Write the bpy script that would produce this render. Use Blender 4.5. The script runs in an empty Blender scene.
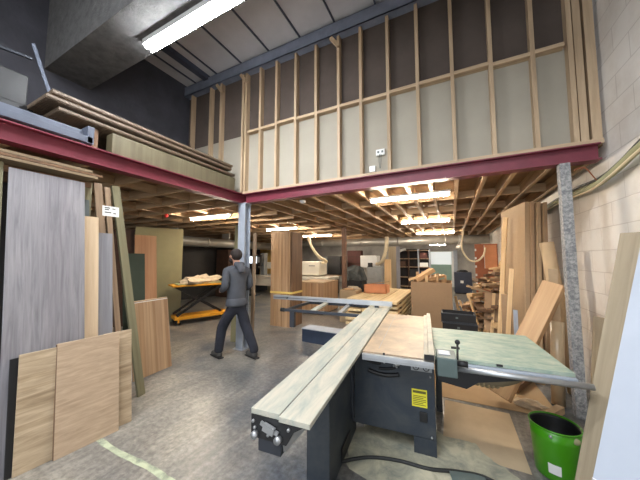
import bpy, bmesh, math, random
from mathutils import Vector, Matrix, Euler
from math import sin, cos, pi, radians as R
random.seed(11)
S = bpy.context.scene
COL = S.collection

# ------------------------------------------------------------------ materials
def _mat(name):
    m = bpy.data.materials.new(name); m.use_nodes = True
    nt = m.node_tree; b = nt.nodes['Principled BSDF']
    return m, nt, b
def _n(nt, t, **k):
    n = nt.nodes.new(t)
    for a, v in k.items():
        if a in n.inputs: n.inputs[a].default_value = v
        else: setattr(n, a, v)
    return n
def c4(c): return (c[0], c[1], c[2], 1)
def srgb(r, g, b):
    f = lambda v: (v/255/12.92) if v/255 <= .04045 else ((v/255+.055)/1.055)**2.4
    return (f(r), f(g), f(b))
def coords(nt, scale=(1,1,1)):
    tc = _n(nt, 'ShaderNodeTexCoord'); mp = _n(nt, 'ShaderNodeMapping')
    mp.inputs['Scale'].default_value = scale
    nt.links.new(tc.outputs['Object'], mp.inputs['Vector'])
    return mp.outputs['Vector']
def plain(name, c, rough=.6, metal=0, var=.12, sc=6, bump=0):
    """one colour with soft blotchy wear"""
    m, nt, b = _mat(name)
    v = coords(nt)
    nz = _n(nt, 'ShaderNodeTexNoise', Scale=sc, Detail=6, Roughness=.6)
    nt.links.new(v, nz.inputs['Vector'])
    rp = _n(nt, 'ShaderNodeValToRGB')
    rp.color_ramp.elements[0].position = .3; rp.color_ramp.elements[1].position = .7
    rp.color_ramp.elements[0].color = c4([x*(1-var) for x in c])
    rp.color_ramp.elements[1].color = c4([min(1, x*(1+var)) for x in c])
    nt.links.new(nz.outputs['Fac'], rp.inputs['Fac'])
    nt.links.new(rp.outputs['Color'], b.inputs['Base Color'])
    b.inputs['Roughness'].default_value = rough; b.inputs['Metallic'].default_value = metal
    if bump:
        bp = _n(nt, 'ShaderNodeBump', Strength=bump, Distance=.01)
        nz2 = _n(nt, 'ShaderNodeTexNoise', Scale=sc*6, Detail=4)
        nt.links.new(v, nz2.inputs['Vector']); nt.links.new(nz2.outputs['Fac'], bp.inputs['Height'])
        nt.links.new(bp.outputs['Normal'], b.inputs['Normal'])
    return m
def wood(name, c1, c2, scale=18, axis=2, stretch=.05, rough=.6, band=0, bandc=None):
    """grain running along a local axis; band adds broad strips across it"""
    m, nt, b = _mat(name)
    sv = [1,1,1]; sv[axis] = stretch
    v = coords(nt, sv)
    nz = _n(nt, 'ShaderNodeTexNoise', Scale=scale, Detail=8, Roughness=.65, Distortion=.6)
    nt.links.new(v, nz.inputs['Vector'])
    rp = _n(nt, 'ShaderNodeValToRGB')
    rp.color_ramp.elements[0].position = .32; rp.color_ramp.elements[1].position = .68
    rp.color_ramp.elements[0].color = c4(c1); rp.color_ramp.elements[1].color = c4(c2)
    nt.links.new(nz.outputs['Fac'], rp.inputs['Fac'])
    out = rp.outputs['Color']
    if band:
        v2 = coords(nt, [band if i != axis else .01 for i in range(3)])
        n2 = _n(nt, 'ShaderNodeTexNoise', Scale=1.0, Detail=1)
        nt.links.new(v2, n2.inputs['Vector'])
        r2 = _n(nt, 'ShaderNodeValToRGB'); r2.color_ramp.interpolation = 'CONSTANT'
        r2.color_ramp.elements[0].color = (1,1,1,1)
        r2.color_ramp.elements[1].color = c4(bandc or (.8,.76,.72)); r2.color_ramp.elements[1].position = .52
        nt.links.new(n2.outputs['Fac'], r2.inputs['Fac'])
        mx = _n(nt, 'ShaderNodeMixRGB', blend_type='MULTIPLY'); mx.inputs['Fac'].default_value = 1
        nt.links.new(out, mx.inputs['Color1']); nt.links.new(r2.outputs['Color'], mx.inputs['Color2'])
        out = mx.outputs['Color']
    nt.links.new(out, b.inputs['Base Color'])
    b.inputs['Roughness'].default_value = rough
    bp = _n(nt, 'ShaderNodeBump', Strength=.15, Distance=.003)
    nt.links.new(nz.outputs['Fac'], bp.inputs['Height']); nt.links.new(bp.outputs['Normal'], b.inputs['Normal'])
    return m
def emit(name, c, s):
    m, nt, b = _mat(name)
    b.inputs['Base Color'].default_value = c4(c)
    b.inputs['Emission Color'].default_value = c4(c); b.inputs['Emission Strength'].default_value = s
    return m
def floor_mat():
    m, nt, b = _mat('worn_concrete')
    v = coords(nt)
    n1 = _n(nt, 'ShaderNodeTexNoise', Scale=.55, Detail=8, Roughness=.62, Distortion=.8)
    n2 = _n(nt, 'ShaderNodeTexNoise', Scale=22, Detail=10, Roughness=.7)
    v3 = coords(nt, (3.2, .5, 1)); n3 = _n(nt, 'ShaderNodeTexNoise', Scale=2.2, Detail=8, Roughness=.7, Distortion=1.2)
    nt.links.new(v, n1.inputs['Vector']); nt.links.new(v, n2.inputs['Vector']); nt.links.new(v3, n3.inputs['Vector'])
    a = _n(nt, 'ShaderNodeValToRGB')
    a.color_ramp.elements[0].position = .36; a.color_ramp.elements[0].color = c4(srgb(76,84,94))
    a.color_ramp.elements[1].position = .62; a.color_ramp.elements[1].color = c4(srgb(146,140,130))
    nt.links.new(n1.outputs['Fac'], a.inputs['Fac'])
    d = _n(nt, 'ShaderNodeValToRGB')
    d.color_ramp.elements[0].position = .35; d.color_ramp.elements[0].color = (.55,.55,.56,1)
    d.color_ramp.elements[1].position = .66; d.color_ramp.elements[1].color = (1.2,1.18,1.14,1)
    nt.links.new(n3.outputs['Fac'], d.inputs['Fac'])
    mx = _n(nt, 'ShaderNodeMixRGB', blend_type='MULTIPLY'); mx.inputs['Fac'].default_value = .8
    nt.links.new(a.outputs['Color'], mx.inputs['Color1']); nt.links.new(d.outputs['Color'], mx.inputs['Color2'])
    e = _n(nt, 'ShaderNodeValToRGB')
    e.color_ramp.elements[0].position = .4; e.color_ramp.elements[0].color = (.6,.6,.6,1)
    e.color_ramp.elements[1].position = .6; e.color_ramp.elements[1].color = (1.3,1.3,1.3,1)
    nt.links.new(n2.outputs['Fac'], e.inputs['Fac'])
    mx2 = _n(nt, 'ShaderNodeMixRGB', blend_type='MULTIPLY'); mx2.inputs['Fac'].default_value = .7
    nt.links.new(mx.outputs['Color'], mx2.inputs['Color1']); nt.links.new(e.outputs['Color'], mx2.inputs['Color2'])
    nt.links.new(mx2.outputs['Color'], b.inputs['Base Color'])
    rr = _n(nt, 'ShaderNodeMapRange'); rr.inputs['To Min'].default_value = .18; rr.inputs['To Max'].default_value = .5
    nt.links.new(n3.outputs['Fac'], rr.inputs['Value']); nt.links.new(rr.outputs['Result'], b.inputs['Roughness'])
    bp = _n(nt, 'ShaderNodeBump', Strength=.25, Distance=.01)
    nt.links.new(n2.outputs['Fac'], bp.inputs['Height']); nt.links.new(bp.outputs['Normal'], b.inputs['Normal'])
    return m
def block_mat():
    m, nt, b = _mat('painted_blockwork')
    tc = _n(nt, 'ShaderNodeTexCoord'); sp = _n(nt, 'ShaderNodeSeparateXYZ'); cb = _n(nt, 'ShaderNodeCombineXYZ')
    nt.links.new(tc.outputs['Object'], sp.inputs[0])
    nt.links.new(sp.outputs['Y'], cb.inputs['X']); nt.links.new(sp.outputs['Z'], cb.inputs['Y'])
    br = _n(nt, 'ShaderNodeTexBrick'); br.inputs['Scale'].default_value = 1
    br.inputs['Brick Width'].default_value = .5; br.inputs['Row Height'].default_value = .245
    br.inputs['Mortar Size'].default_value = .006; br.inputs['Mortar Smooth'].default_value = .6
    br.inputs['Color1'].default_value = c4(srgb(232,226,218)); br.inputs['Color2'].default_value = c4(srgb(224,219,212))
    br.inputs['Mortar'].default_value = c4(srgb(204,196,188))
    nt.links.new(cb.outputs[0], br.inputs['Vector'])
    nz = _n(nt, 'ShaderNodeTexNoise', Scale=1.3, Detail=8, Roughness=.7); nt.links.new(tc.outputs['Object'], nz.inputs['Vector'])
    rp = _n(nt, 'ShaderNodeValToRGB'); rp.color_ramp.elements[0].position = .35; rp.color_ramp.elements[0].color = c4((.86,.83,.80))
    rp.color_ramp.elements[1].position = .55; rp.color_ramp.elements[1].color = (1,1,1,1)
    nt.links.new(nz.outputs['Fac'], rp.inputs['Fac'])
    mx = _n(nt, 'ShaderNodeMixRGB', blend_type='MULTIPLY'); mx.inputs['Fac'].default_value = 1
    nt.links.new(br.outputs['Color'], mx.inputs['Color1']); nt.links.new(rp.outputs['Color'], mx.inputs['Color2'])
    nt.links.new(mx.outputs['Color'], b.inputs['Base Color']); b.inputs['Roughness'].default_value = .75
    bp = _n(nt, 'ShaderNodeBump', Strength=.35, Distance=.01, invert=True)
    nt.links.new(br.outputs['Fac'], bp.inputs['Height']); nt.links.new(bp.outputs['Normal'], b.inputs['Normal'])
    return m
def dusty(name, base, dust, sc=5, lo=.35, hi=.65, rough=.5, metal=.0, stretch=(1,1,1)):
    m, nt, b = _mat(name)
    v = coords(nt, stretch)
    nz = _n(nt, 'ShaderNodeTexNoise', Scale=sc, Detail=9, Roughness=.68, Distortion=.5); nt.links.new(v, nz.inputs['Vector'])
    rp = _n(nt, 'ShaderNodeValToRGB')
    rp.color_ramp.elements[0].position = lo; rp.color_ramp.elements[0].color = c4(base)
    rp.color_ramp.elements[1].position = hi; rp.color_ramp.elements[1].color = c4(dust)
    nt.links.new(nz.outputs['Fac'], rp.inputs['Fac']); nt.links.new(rp.outputs['Color'], b.inputs['Base Color'])
    b.inputs['Roughness'].default_value = rough; b.inputs['Metallic'].default_value = metal
    return m

M = {}
M['floor'] = floor_mat(); M['block'] = block_mat()
M['red_steel'] = plain('maroon_paint', srgb(112,42,56), .45, var=.15)
M['blue_steel'] = plain('bluegrey_steel', srgb(160,167,178), .5, 0, .1)
M['raft_steel'] = plain('rafter_steel', srgb(120,126,142), .6, 0, .15)
M['conc'] = plain('rough_concrete', srgb(84,83,82), .9, var=.3, sc=9, bump=.6)
M['dark_render'] = plain('dark_render', srgb(68,68,75), .9, var=.2, sc=3, bump=.4)
M['dark'] = plain('dark_wall', srgb(40,38,40), .9, var=.3, sc=2)
M['back'] = plain('back_wall_paint', srgb(164,160,154), .85, var=.3, sc=1.2)
M['roof'] = plain('roof_panel', srgb(196,194,196), .8, var=.08, sc=2)
M['purlin'] = plain('purlin', srgb(70,74,88), .6)
M['stud'] = wood('stud_pine', srgb(160,136,108), srgb(196,171,140), 14, 2, .06)
M['stud_b'] = wood('noggin_pine', srgb(164,140,112), srgb(200,175,144), 14, 0, .06)
M['sheet_lo'] = plain('plasterboard_back', srgb(160,153,139), .85, var=.06, sc=2)
M['sheet_hi'] = plain('hardboard_back', srgb(82,71,64), .85, var=.12, sc=3)
M['joist'] = wood('joist_pine', srgb(150,120,88), srgb(192,162,126), 12, 1, .06)
M['joist_b'] = wood('joist_noggin_pine', srgb(150,120,88), srgb(192,162,126), 12, 0, .06)
M['deck'] = plain('chipboard_deck', srgb(140,110,80), .85, var=.18, sc=9)
M['rail_blue'] = plain('rail_blue', srgb(82,88,102), .5, 0, .15)
M['baulk'] = wood('dull_baulk', srgb(84,78,58), srgb(112,104,80), 12, 1, .05)
M['dull_pine'] = wood('dull_pine', srgb(116,98,76), srgb(146,126,98), 12, 1, .05)
M['tube'] = emit('warm_tube', (1,.87,.70), 175)
M['tube_cool'] = emit('cool_tube', (.94,.97,1), 170)
M['white'] = plain('white_plastic', srgb(226,226,224), .5, var=.04)
M['cream'] = plain('cream_enamel', srgb(226,220,206), .45, var=.05)
M['black'] = plain('black_plastic', srgb(22,22,24), .5, var=.3)
M['charcoal'] = plain('charcoal_steel', srgb(46,50,58), .45, .1, .2, 3)
M['navy'] = plain('navy_steel', srgb(50,60,78), .45, .1, .2)
M['saw_body'] = dusty('saw_enamel', srgb(38,46,56), srgb(74,76,74), 3, .4, .8, .5)
M['alu'] = plain('aluminium', srgb(176,178,180), .38, .7, .1)
M['alu_dust'] = dusty('dusty_aluminium', srgb(150,157,150), srgb(186,181,166), 5, .38, .62, .55, .1, (3,.5,3))
M['fence_dust'] = dusty('dusty_fence', srgb(140,136,124), srgb(168,160,142), 5, .38, .62, .55)
M['cast'] = dusty('dusty_cast_table', srgb(140,128,112), srgb(178,154,128), 4, .35, .62, .5, .05)
M['ext'] = dusty('dusty_green_table', srgb(122,146,134), srgb(170,177,160), 9, .33, .66, .6, 0, (.8,1.5,1))
M['saw_grey'] = plain('greygreen_enamel', srgb(84,98,96), .5, var=.12)
M['yellow_lbl'] = plain('yellow_label', srgb(216,206,50), .5, var=.05)
M['plate'] = plain('plate_grey', srgb(150,152,152), .5, .2)
M['grey_oak'] = wood('grey_oak_laminate', srgb(112,110,116), srgb(150,147,151), 34, 2, .05, .55, 5, (.93,.92,.93))
M['pale_oak'] = wood('pale_oak', srgb(198,172,140), srgb(226,204,174), 14, 2, .06, .5)
M['grey_strip'] = wood('grey_strip', srgb(116,116,124), srgb(146,146,152), 20, 2, .05)
M['brown_oak'] = wood('weathered_oak', srgb(118,96,76), srgb(164,140,114), 20, 2, .03, .6, 9)
M['sage'] = wood('sage_timber', srgb(104,100,76), srgb(136,130,102), 12, 2, .05)
M['oak_h'] = wood('oak_cross_grain', srgb(156,136,110), srgb(200,179,150), 30, 0, .1, .55, 7, (.87,.85,.82))
M['oak_h2'] = wood('oak_cross_grain_even', srgb(164,142,118), srgb(194,170,144), 40, 0, .12, .55)
M['walnut'] = wood('walnut_strips', srgb(150,118,90), srgb(196,164,128), 12, 2, .03, .5, 11, (.82,.76,.7))
M['red_oak'] = wood('orange_oak', srgb(204,146,104), srgb(228,176,132), 16, 2, .05, .5)
M['mdf'] = plain('mdf', srgb(158,130,100), .75, var=.05, sc=20)
M['mdf_green'] = plain('moisture_mdf', srgb(136,128,94), .75, var=.06, sc=5)
M['mdf_pale'] = plain('pale_mdf', srgb(172,146,114), .75, var=.05, sc=20)
M['pine'] = wood('pine_offcut', srgb(196,160,114), srgb(228,196,150), 14, 2, .06)
M['pine_x'] = wood('pine_plank', srgb(188,160,116), srgb(220,196,152), 14, 1, .05)
M['larch'] = wood('larch_beam', srgb(182,142,100), srgb(206,168,124), 10, 2, .05)
M['darkwood'] = wood('dark_offcut', srgb(84,60,42), srgb(126,94,66), 14, 2, .06)
M['card'] = plain('cardboard', srgb(172,146,112), .85, var=.06)
M['card_floor'] = plain('kraft_floor', srgb(182,162,134), .85, var=.12, sc=3)
M['green_tin'] = plain('lime_enamel', srgb(66,142,20), .3, var=.05)
M['white_lam'] = plain('white_laminate', srgb(172,179,191), .45, var=.02)
M['beige_board'] = wood('limed_board', srgb(148,134,110), srgb(176,160,134), 16, 2, .04)
M['plaster_post'] = dusty('blotched_concrete_post', srgb(112,113,116), srgb(168,166,163), 34, .40, .62, .9)
M['sawdust'] = dusty('sawdust', srgb(126,130,120), srgb(186,180,156), 6, .32, .62, .95)
M['line'] = dusty('worn_line_paint', srgb(112,118,108), srgb(178,184,154), 9, .3, .6, .8)
M['tape'] = plain('yellow_strap', srgb(226,196,110), .5, var=.05)
M['orange'] = plain('yellow_orange_paint', srgb(226,158,38), .45, var=.1)
M['galv'] = plain('galvanised', srgb(170,166,158), .38, .55, .12, 4)
M['skin'] = plain('skin', srgb(196,148,124), .6, var=.04)
M['hair'] = plain('dark_hair', srgb(36,26,22), .8, var=.2, sc=40)
M['hoodie'] = plain('grey_hoodie', srgb(70,72,78), .95, var=.1, sc=12, bump=.2)
M['trouser'] = plain('navy_trousers', srgb(34,36,46), .9, var=.2, sc=10)
M['shoe'] = plain('grey_shoe', srgb(66,64,62), .7, var=.15)
M['rubber'] = plain('black_rubber', srgb(26,28,28), .6, var=.15)
M['glass_lit'] = emit('lit_window', (.8,.88,.9), .35)
M['screen'] = emit('monitor_screen', (.8,.9,1), 1.6)
M['teal'] = plain('teal_panel', srgb(146,176,164), .6, var=.1)
M['rust'] = plain('terracotta_board', srgb(156,92,62), .7, var=.12)
M['rust2'] = plain('orange_board', srgb(206,138,96), .7, var=.08)
M['maroonbox'] = plain('dark_red_case', srgb(84,46,40), .7, var=.2)
M['bluebox'] = plain('dark_blue_cabinet', srgb(38,46,66), .55, var=.2)
M['bag'] = plain('grey_bag_cloth', srgb(70,74,74), .9, var=.25)
M['ply'] = plain('yellow_ply', srgb(226,188,112), .6, var=.08)
M['hosewhite'] = plain('cream_hose', srgb(222,206,174), .6, var=.06)
M['pvc'] = plain('olive_sleeve', srgb(150,150,112), .6, var=.12)
M['paper'] = plain('crumpled_paper', srgb(186,170,146), .9, var=.25, sc=9)
M['greysheet'] = plain('slate_board', srgb(96,102,102), .7, var=.1)
M['greenb'] = plain('dark_green_board', srgb(58,70,58), .7, var=.1)
M['red'] = plain('red_plastic', srgb(196,40,30), .5)
M['dkbrown'] = plain('dark_brown_case', srgb(70,48,36), .8, var=.2)

# ------------------------------------------------------------------ mesh builder
class MB:
    def __init__(s): s.bm = bmesh.new()
    def box(s, x0, x1, y0, y1, z0, z1, bev=0, mtx=None):
        r = bmesh.ops.create_cube(s.bm, size=1)
        m = Matrix.Translation(((x0+x1)/2, (y0+y1)/2, (z0+z1)/2)) @ Matrix.Diagonal((abs(x1-x0), abs(y1-y0), abs(z1-z0), 1))
        if mtx is not None: m = mtx @ m
        bmesh.ops.transform(s.bm, matrix=m, verts=r['verts'])
        if bev:
            es = list({e for v in r['verts'] for e in v.link_edges})
            bmesh.ops.bevel(s.bm, geom=es, offset=bev, segments=2, affect='EDGES', profile=.5)
        return s
    def bar(s, p, q, w, h, up=(0,0,1), bev=0):
        p, q = Vector(p), Vector(q); d = q-p; L = d.length; d.normalize()
        u = Vector(up)
        if abs(d.dot(u)) > .98: u = Vector((0,1,0))
        a = d.cross(u).normalized(); b = a.cross(d)
        m = Matrix((a, d, b)).transposed().to_4x4(); m.translation = (p+q)/2
        return s.box(-w/2, w/2, -L/2, L/2, -h/2, h/2, bev, m)
    def cyl(s, p, q, r, r2=None, n=16, caps=True):
        p, q = Vector(p), Vector(q); d = q-p
        t = bmesh.ops.create_cone(s.bm, cap_ends=caps, segments=n, radius1=r, radius2=r if r2 is None else r2, depth=d.length)
        m = d.to_track_quat('Z', 'Y').to_matrix().to_4x4(); m.translation = (p+q)/2
        bmesh.ops.transform(s.bm, matrix=m, verts=t['verts']); return s
    def ball(s, c, r, sc=(1,1,1), n=14):
        t = bmesh.ops.create_uvsphere(s.bm, u_segments=n, v_segments=max(6, n*2//3), radius=r)
        m = Matrix.Translation(c) @ Matrix.Diagonal((*sc, 1))
        bmesh.ops.transform(s.bm, matrix=m, verts=t['verts']); return s
    def tube(s, pts, r, n=8, sub=6):
        P = [Vector(p) for p in pts]
        Q = []
        for i in range(len(P)-1):
            a = P[max(i-1, 0)]; b = P[i]; c = P[i+1]; d = P[min(i+2, len(P)-1)]
            for k in range(sub):
                t = k/sub
                Q.append(.5*((2*b)+(c-a)*t+(2*a-5*b+4*c-d)*t*t+(3*b-a-3*c+d)*t**3))
        Q.append(P[-1])
        rings = []
        for i, q in enumerate(Q):
            d = (Q[min(i+1, len(Q)-1)]-Q[max(i-1, 0)]).normalized()
            u = Vector((0,0,1)) if abs(d.z) < .9 else Vector((1,0,0))
            a = d.cross(u).normalized(); b = a.cross(d)
            rings.append([s.bm.verts.new(q+a*cos(2*pi*k/n)*r+b*sin(2*pi*k/n)*r) for k in range(n)])
        for a, b in zip(rings, rings[1:]):
            for k in range(n): s.bm.faces.new((a[k], a[(k+1) % n], b[(k+1) % n], b[k]))
        s.bm.faces.new(rings[0][::-1]); s.bm.faces.new(rings[-1])
        return s
    def lathe(s, prof, c=(0,0,0), n=32):
        c = Vector(c); rings = []
        for r, z in prof:
            rings.append([s.bm.verts.new(c+Vector((r*cos(2*pi*k/n), r*sin(2*pi*k/n), z))) for k in range(n)])
        for a, b in zip(rings, rings[1:]):
            for k in range(n): s.bm.faces.new((a[k], a[(k+1) % n], b[(k+1) % n], b[k]))
        return s
    def prism(s, poly, axis, a0, a1):
        """poly: 2-D outline in the two other axes (order x,y / x,z / y,z)"""
        def P(p, a):
            return {0: (a, p[0], p[1]), 1: (p[0], a, p[1]), 2: (p[0], p[1], a)}[axis]
        A = [s.bm.verts.new(P(p, a0)) for p in poly]; B = [s.bm.verts.new(P(p, a1)) for p in poly]
        n = len(poly)
        s.bm.faces.new(A); s.bm.faces.new(B[::-1])
        for k in range(n): s.bm.faces.new((A[k], B[k], B[(k+1) % n], A[(k+1) % n]))
        bmesh.ops.recalc_face_normals(s.bm, faces=s.bm.faces[:]); return s
    def obj(s, name, mat, parent=None, smooth=False, mtx=None):
        me = bpy.data.meshes.new(name); s.bm.normal_update(); s.bm.to_mesh(me); s.bm.free()
        me.materials.append(M[mat] if isinstance(mat, str) else mat)
        if smooth: me.shade_smooth()
        o = bpy.data.objects.new(name, me); COL.objects.link(o)
        if parent is not None: o.parent = parent
        if mtx is not None: o.matrix_basis = mtx
        return o
def tag(o, label, cat, group=None):
    o['label'] = label; o['category'] = cat
    if group: o['group'] = group
    return o
def thing(name, label, cat, loc=(0,0,0), rz=0, group=None):
    o = bpy.data.objects.new(name, None); COL.objects.link(o); o.empty_display_size = .1
    o.location = loc; o.rotation_euler = (0,0,rz)
    return tag(o, label, cat, group)
def structure(o): o['kind'] = 'structure'; return o
def dup(o, loc=None, rz=None, label=None):
    c = o.copy(); COL.objects.link(c)
    if loc is not None: c.location = loc
    if rz is not None: c.rotation_euler = (0,0,rz)
    if label: c['label'] = label
    for ch in list(o.children):
        k = ch.copy(); COL.objects.link(k); k.parent = c
        for g in list(ch.children):
            q = g.copy(); COL.objects.link(q); q.parent = k
    return c
def frame3(A, B, C, keepz=False):
    """matrix with x along A>B, z towards C, y away behind the face"""
    A, B, C = Vector(A), Vector(B), Vector(C)
    x = B-A; w = x.length; x.normalize(); z = C-A
    if keepz:                                   # leans sideways too: stands on one corner
        h = z.length; z.normalize(); x -= z*x.dot(z); x.normalize()
    else:
        z -= x*z.dot(x); h = z.length; z.normalize()
    y = z.cross(x); m = Matrix((x, y, z)).transposed().to_4x4(); m.translation = A
    return m, w, h
def board(name, A, B, C, t, mat, label, cat, group=None, bev=.0015, parent=None, keepz=False):
    m, w, h = frame3(A, B, C, keepz)
    o = MB().box(0, w, 0, t, 0, h, bev).obj(name, mat, parent, mtx=m)
    return tag(o, label, cat, group) if label else o
def stick(name, p, q, w, h, mat, label=None, cat='offcut', group=None, up=(0,0,1), parent=None):
    """a length of timber whose own z runs along it"""
    p, q = Vector(p), Vector(q); d = q-p; L = d.length; d.normalize(); u = Vector(up)
    if abs(d.dot(u)) > .98: u = Vector((0,1,0))
    a = u.cross(d).normalized(); b = d.cross(a)
    m = Matrix((a, b, d)).transposed().to_4x4(); m.translation = p
    o = MB().box(-w/2, w/2, -h/2, h/2, 0, L, min(w, h)*.05).obj(name, mat, parent, mtx=m)
    return tag(o, label, cat, group) if label else o

# ------------------------------------------------------------------ setting
XR, YB, ZB = 1.50, 3.77, 2.84            # right wall, upper stud wall, deck level
structure(MB().box(-12, XR, -8, 17.2, -.2, 0).obj('floor', 'floor'))
structure(MB().box(XR, XR+.25, -8, 17.2, 0, 5.7).obj('wall_right', 'block'))
structure(MB().box(-12, XR, 17, 17.2, 0, 2.84).obj('wall_back', 'back'))
structure(MB().box(-12.2, -12, -8, 17.2, 0, 2.84).obj('wall_left', 'dark'))
structure(MB().box(-5.45, -5.25, -8, YB+.2, ZB, 5.7).obj('wall_upper_left', 'dark_render'))
w = MB().box(-12, -4.9, -8.2, -8, 0, 5.7).box(.9, XR, -8.2, -8, 0, 5.7).box(-4.9, .9, -8.2, -8, 3.8, 5.7)
structure(w.obj('wall_front', 'block'))
structure(MB().box(-5.45, XR, -8, YB+.25, 5.52, 5.6).obj('ceiling', 'roof'))
# roof seams (purlins) running front to back
for i, x in enumerate([-4.95, -4.3, -3.62, -2.94, -2.26, -1.6, -.92, -.24, .44, 1.1]):
    structure(MB().box(x-.012, x+.012, -8, YB, 5.495, 5.52).obj('trim_%d' % (i+1), 'purlin'))
structure(MB().box(-4.62, -4.5, -8, YB, 5.42, 5.52).obj('trim_11', 'purlin'))
# rafter: steel channel over the stud wall
structure(MB().box(-5.25, XR, YB-.09, YB-.075, 5.25, 5.46).box(-5.25, XR, YB-.09, YB+.08, 5.25, 5.262).box(-5.25, XR, YB-.09, YB+.08, 5.448, 5.46).obj('roof_beam', 'raft_steel'))
# big boxed concrete beam across the hall
structure(MB().box(-5.25, XR, 1.455, 2.0, 4.4, 5.52).obj('concrete_beam', 'conc'))

# stud wall standing on the steel beam
wall = MB().box(-5.25, XR-.03, YB+.05, YB+.062, ZB, 4.05).obj('wall_mezzanine', 'sheet_lo'); structure(wall)
MB().box(-5.25, XR-.03, YB+.05, YB+.064, 4.05, 5.25).obj('upper_sheeting', 'sheet_hi', wall)
for x in [-5.05, -4.47, -4.16, -3.56, -3.48, -3.13, -2.76, -2.35, -1.95, -1.54, -1.17, -.755, -.347, .085, .515, .93]:
    MB().box(x-.022, x+.022, YB-.045, YB+.05, ZB+.045, 5.25).obj('stud', 'stud', wall)
for x0, x1 in [(1.24, 1.285), (1.295, 1.36), (1.385, 1.465)]:
    MB().box(x0, x1, YB-.05, YB+.05, ZB+.045, 5.25).obj('stud', 'stud', wall)
xs = [-3.46, -3.13, -2.76, -2.35, -1.95, -1.54, -1.17, -.755, -.347, .085, .515, .93, 1.24]
for a, b in zip(xs, xs[1:]):
    dz = random.uniform(-.02, .02)
    MB().box(a+.022, b-.022, YB-.04, YB+.05, 4.03+dz, 4.075+dz).obj('noggin', 'stud_b', wall)
MB().box(-3.5, XR-.03, YB-.06, YB+.05, ZB-.005, ZB+.045).obj('sole_plate', 'stud_b', wall)
for x in [-4.12, -3.46, -1.52]:   # short braces up to the rafter
    MB().bar((x, YB-.045, 5.05), (x-.14, YB-.06, 5.235), .05, .06).obj('brace', 'stud', wall)
# steel beams carrying the deck
def ibeam(axis, c, a0, a1, z0, z1, b=.075):
    m = MB()
    def bx(u0, u1, za, zb):
        if axis == 0: m.box(a0, a1, c+u0, c+u1, za, zb)
        else: m.box(c+u0, c+u1, a0, a1, za, zb)
    bx(-b, b, z0, z0+.014); bx(-b, b, z1-.014, z1); bx(-.006, .006, z0+.014, z1-.014)
    return m
structure(ibeam(0, YB-.02, -3.44, XR-.07, 2.655, 2.835).obj('steel_beam', 'red_steel'))
structure(ibeam(1, -3.52, -8, YB+.06, 2.655, 2.835).obj('steel_beam', 'red_steel'))
# deck and joists
dk = MB().box(-3.44, XR, YB+.06, 17, ZB, ZB+.03).box(-12, -3.59, -8, 17, ZB, ZB+.03).box(-3.59, -3.44, YB+.06, 17, ZB, ZB+.03).obj('ceiling_mezzanine', 'deck'); structure(dk)
for i, x in enumerate([-3.35, -2.93, -2.5, -2.1, -1.7, -1.3, -.93, -.56, -.24, .1, .42, .72, 1.05, 1.38]):
    MB().box(x-.023, x+.023, YB+.055, 16.9, 2.66, ZB).obj('joist', 'joist', dk)
for j, y in enumerate([5.2, 6.45, 7.75, 9.5, 11.4, 13.4, 15.4]):
    MB().box(-3.35, 1.45, y-.02, y+.02, 2.68, ZB-.03).obj('cross_noggin', 'joist_b', dk)
for y in [-4, -3, -2, -1, -.4, .2, .8, 1.4, 2.0, 2.6, 3.2, 3.8, 4.4, 5.0, 5.7, 6.4, 7.2, 8.0, 9.0, 10.0, 11.5, 13.6, 15]:
    MB().box(-11.9, -3.62, y-.023, y+.023, 2.66, ZB).obj('joist', 'joist_b', dk)
for x in [-4.3, -5.1, -6.0, -7.0, -8.2]:
    MB().box(x-.02, x+.02, -.4, 11.5, 2.68, ZB-.03).obj('cross_noggin', 'joist', dk)
# columns
cl = MB().box(-3.54, -3.38, 3.66, 3.675, .01, 2.64).box(-3.54, -3.38, 3.795, 3.81, .01, 2.64).box(-3.467, -3.453, 3.675, 3.795, .01, 2.64)
cl.box(-3.57, -3.35, 3.62, 3.85, 0, .012).box(-3.56, -3.36, 3.65, 3.82, 2.64, 2.655)
structure(cl.obj('steel_column', 'blue_steel'))
structure(MB().box(1.085, 1.175, 3.66, 3.76, 0, 2.655, .004).obj('concrete_column', 'plaster_post'))
structure(MB().box(-3.29, -3.16, 8.2, 8.33, 0, 2.68).obj('timber_column', plain('rusty_post', srgb(104,76,60), .7)))
# worn painted line on the floor
def ribbon(pts, w, z, name, mat):
    m = MB(); L = []
    for (x, y) in pts: L.append((m.bm.verts.new((x, y+w*random.uniform(.42, .56), z)), m.bm.verts.new((x, y-w*random.uniform(.42, .56), z))))
    for a, b in zip(L, L[1:]): m.bm.faces.new((a[0], a[1], b[1], b[0]))
    bmesh.ops.recalc_face_normals(m.bm, faces=m.bm.faces[:])
    return m.obj(name, mat)
structure(ribbon([(-2.9+i*.05, 1.325-.01*sin(i*.3)) for i in range(24)], .05, .002, 'floor_line_marking', 'line'))

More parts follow.
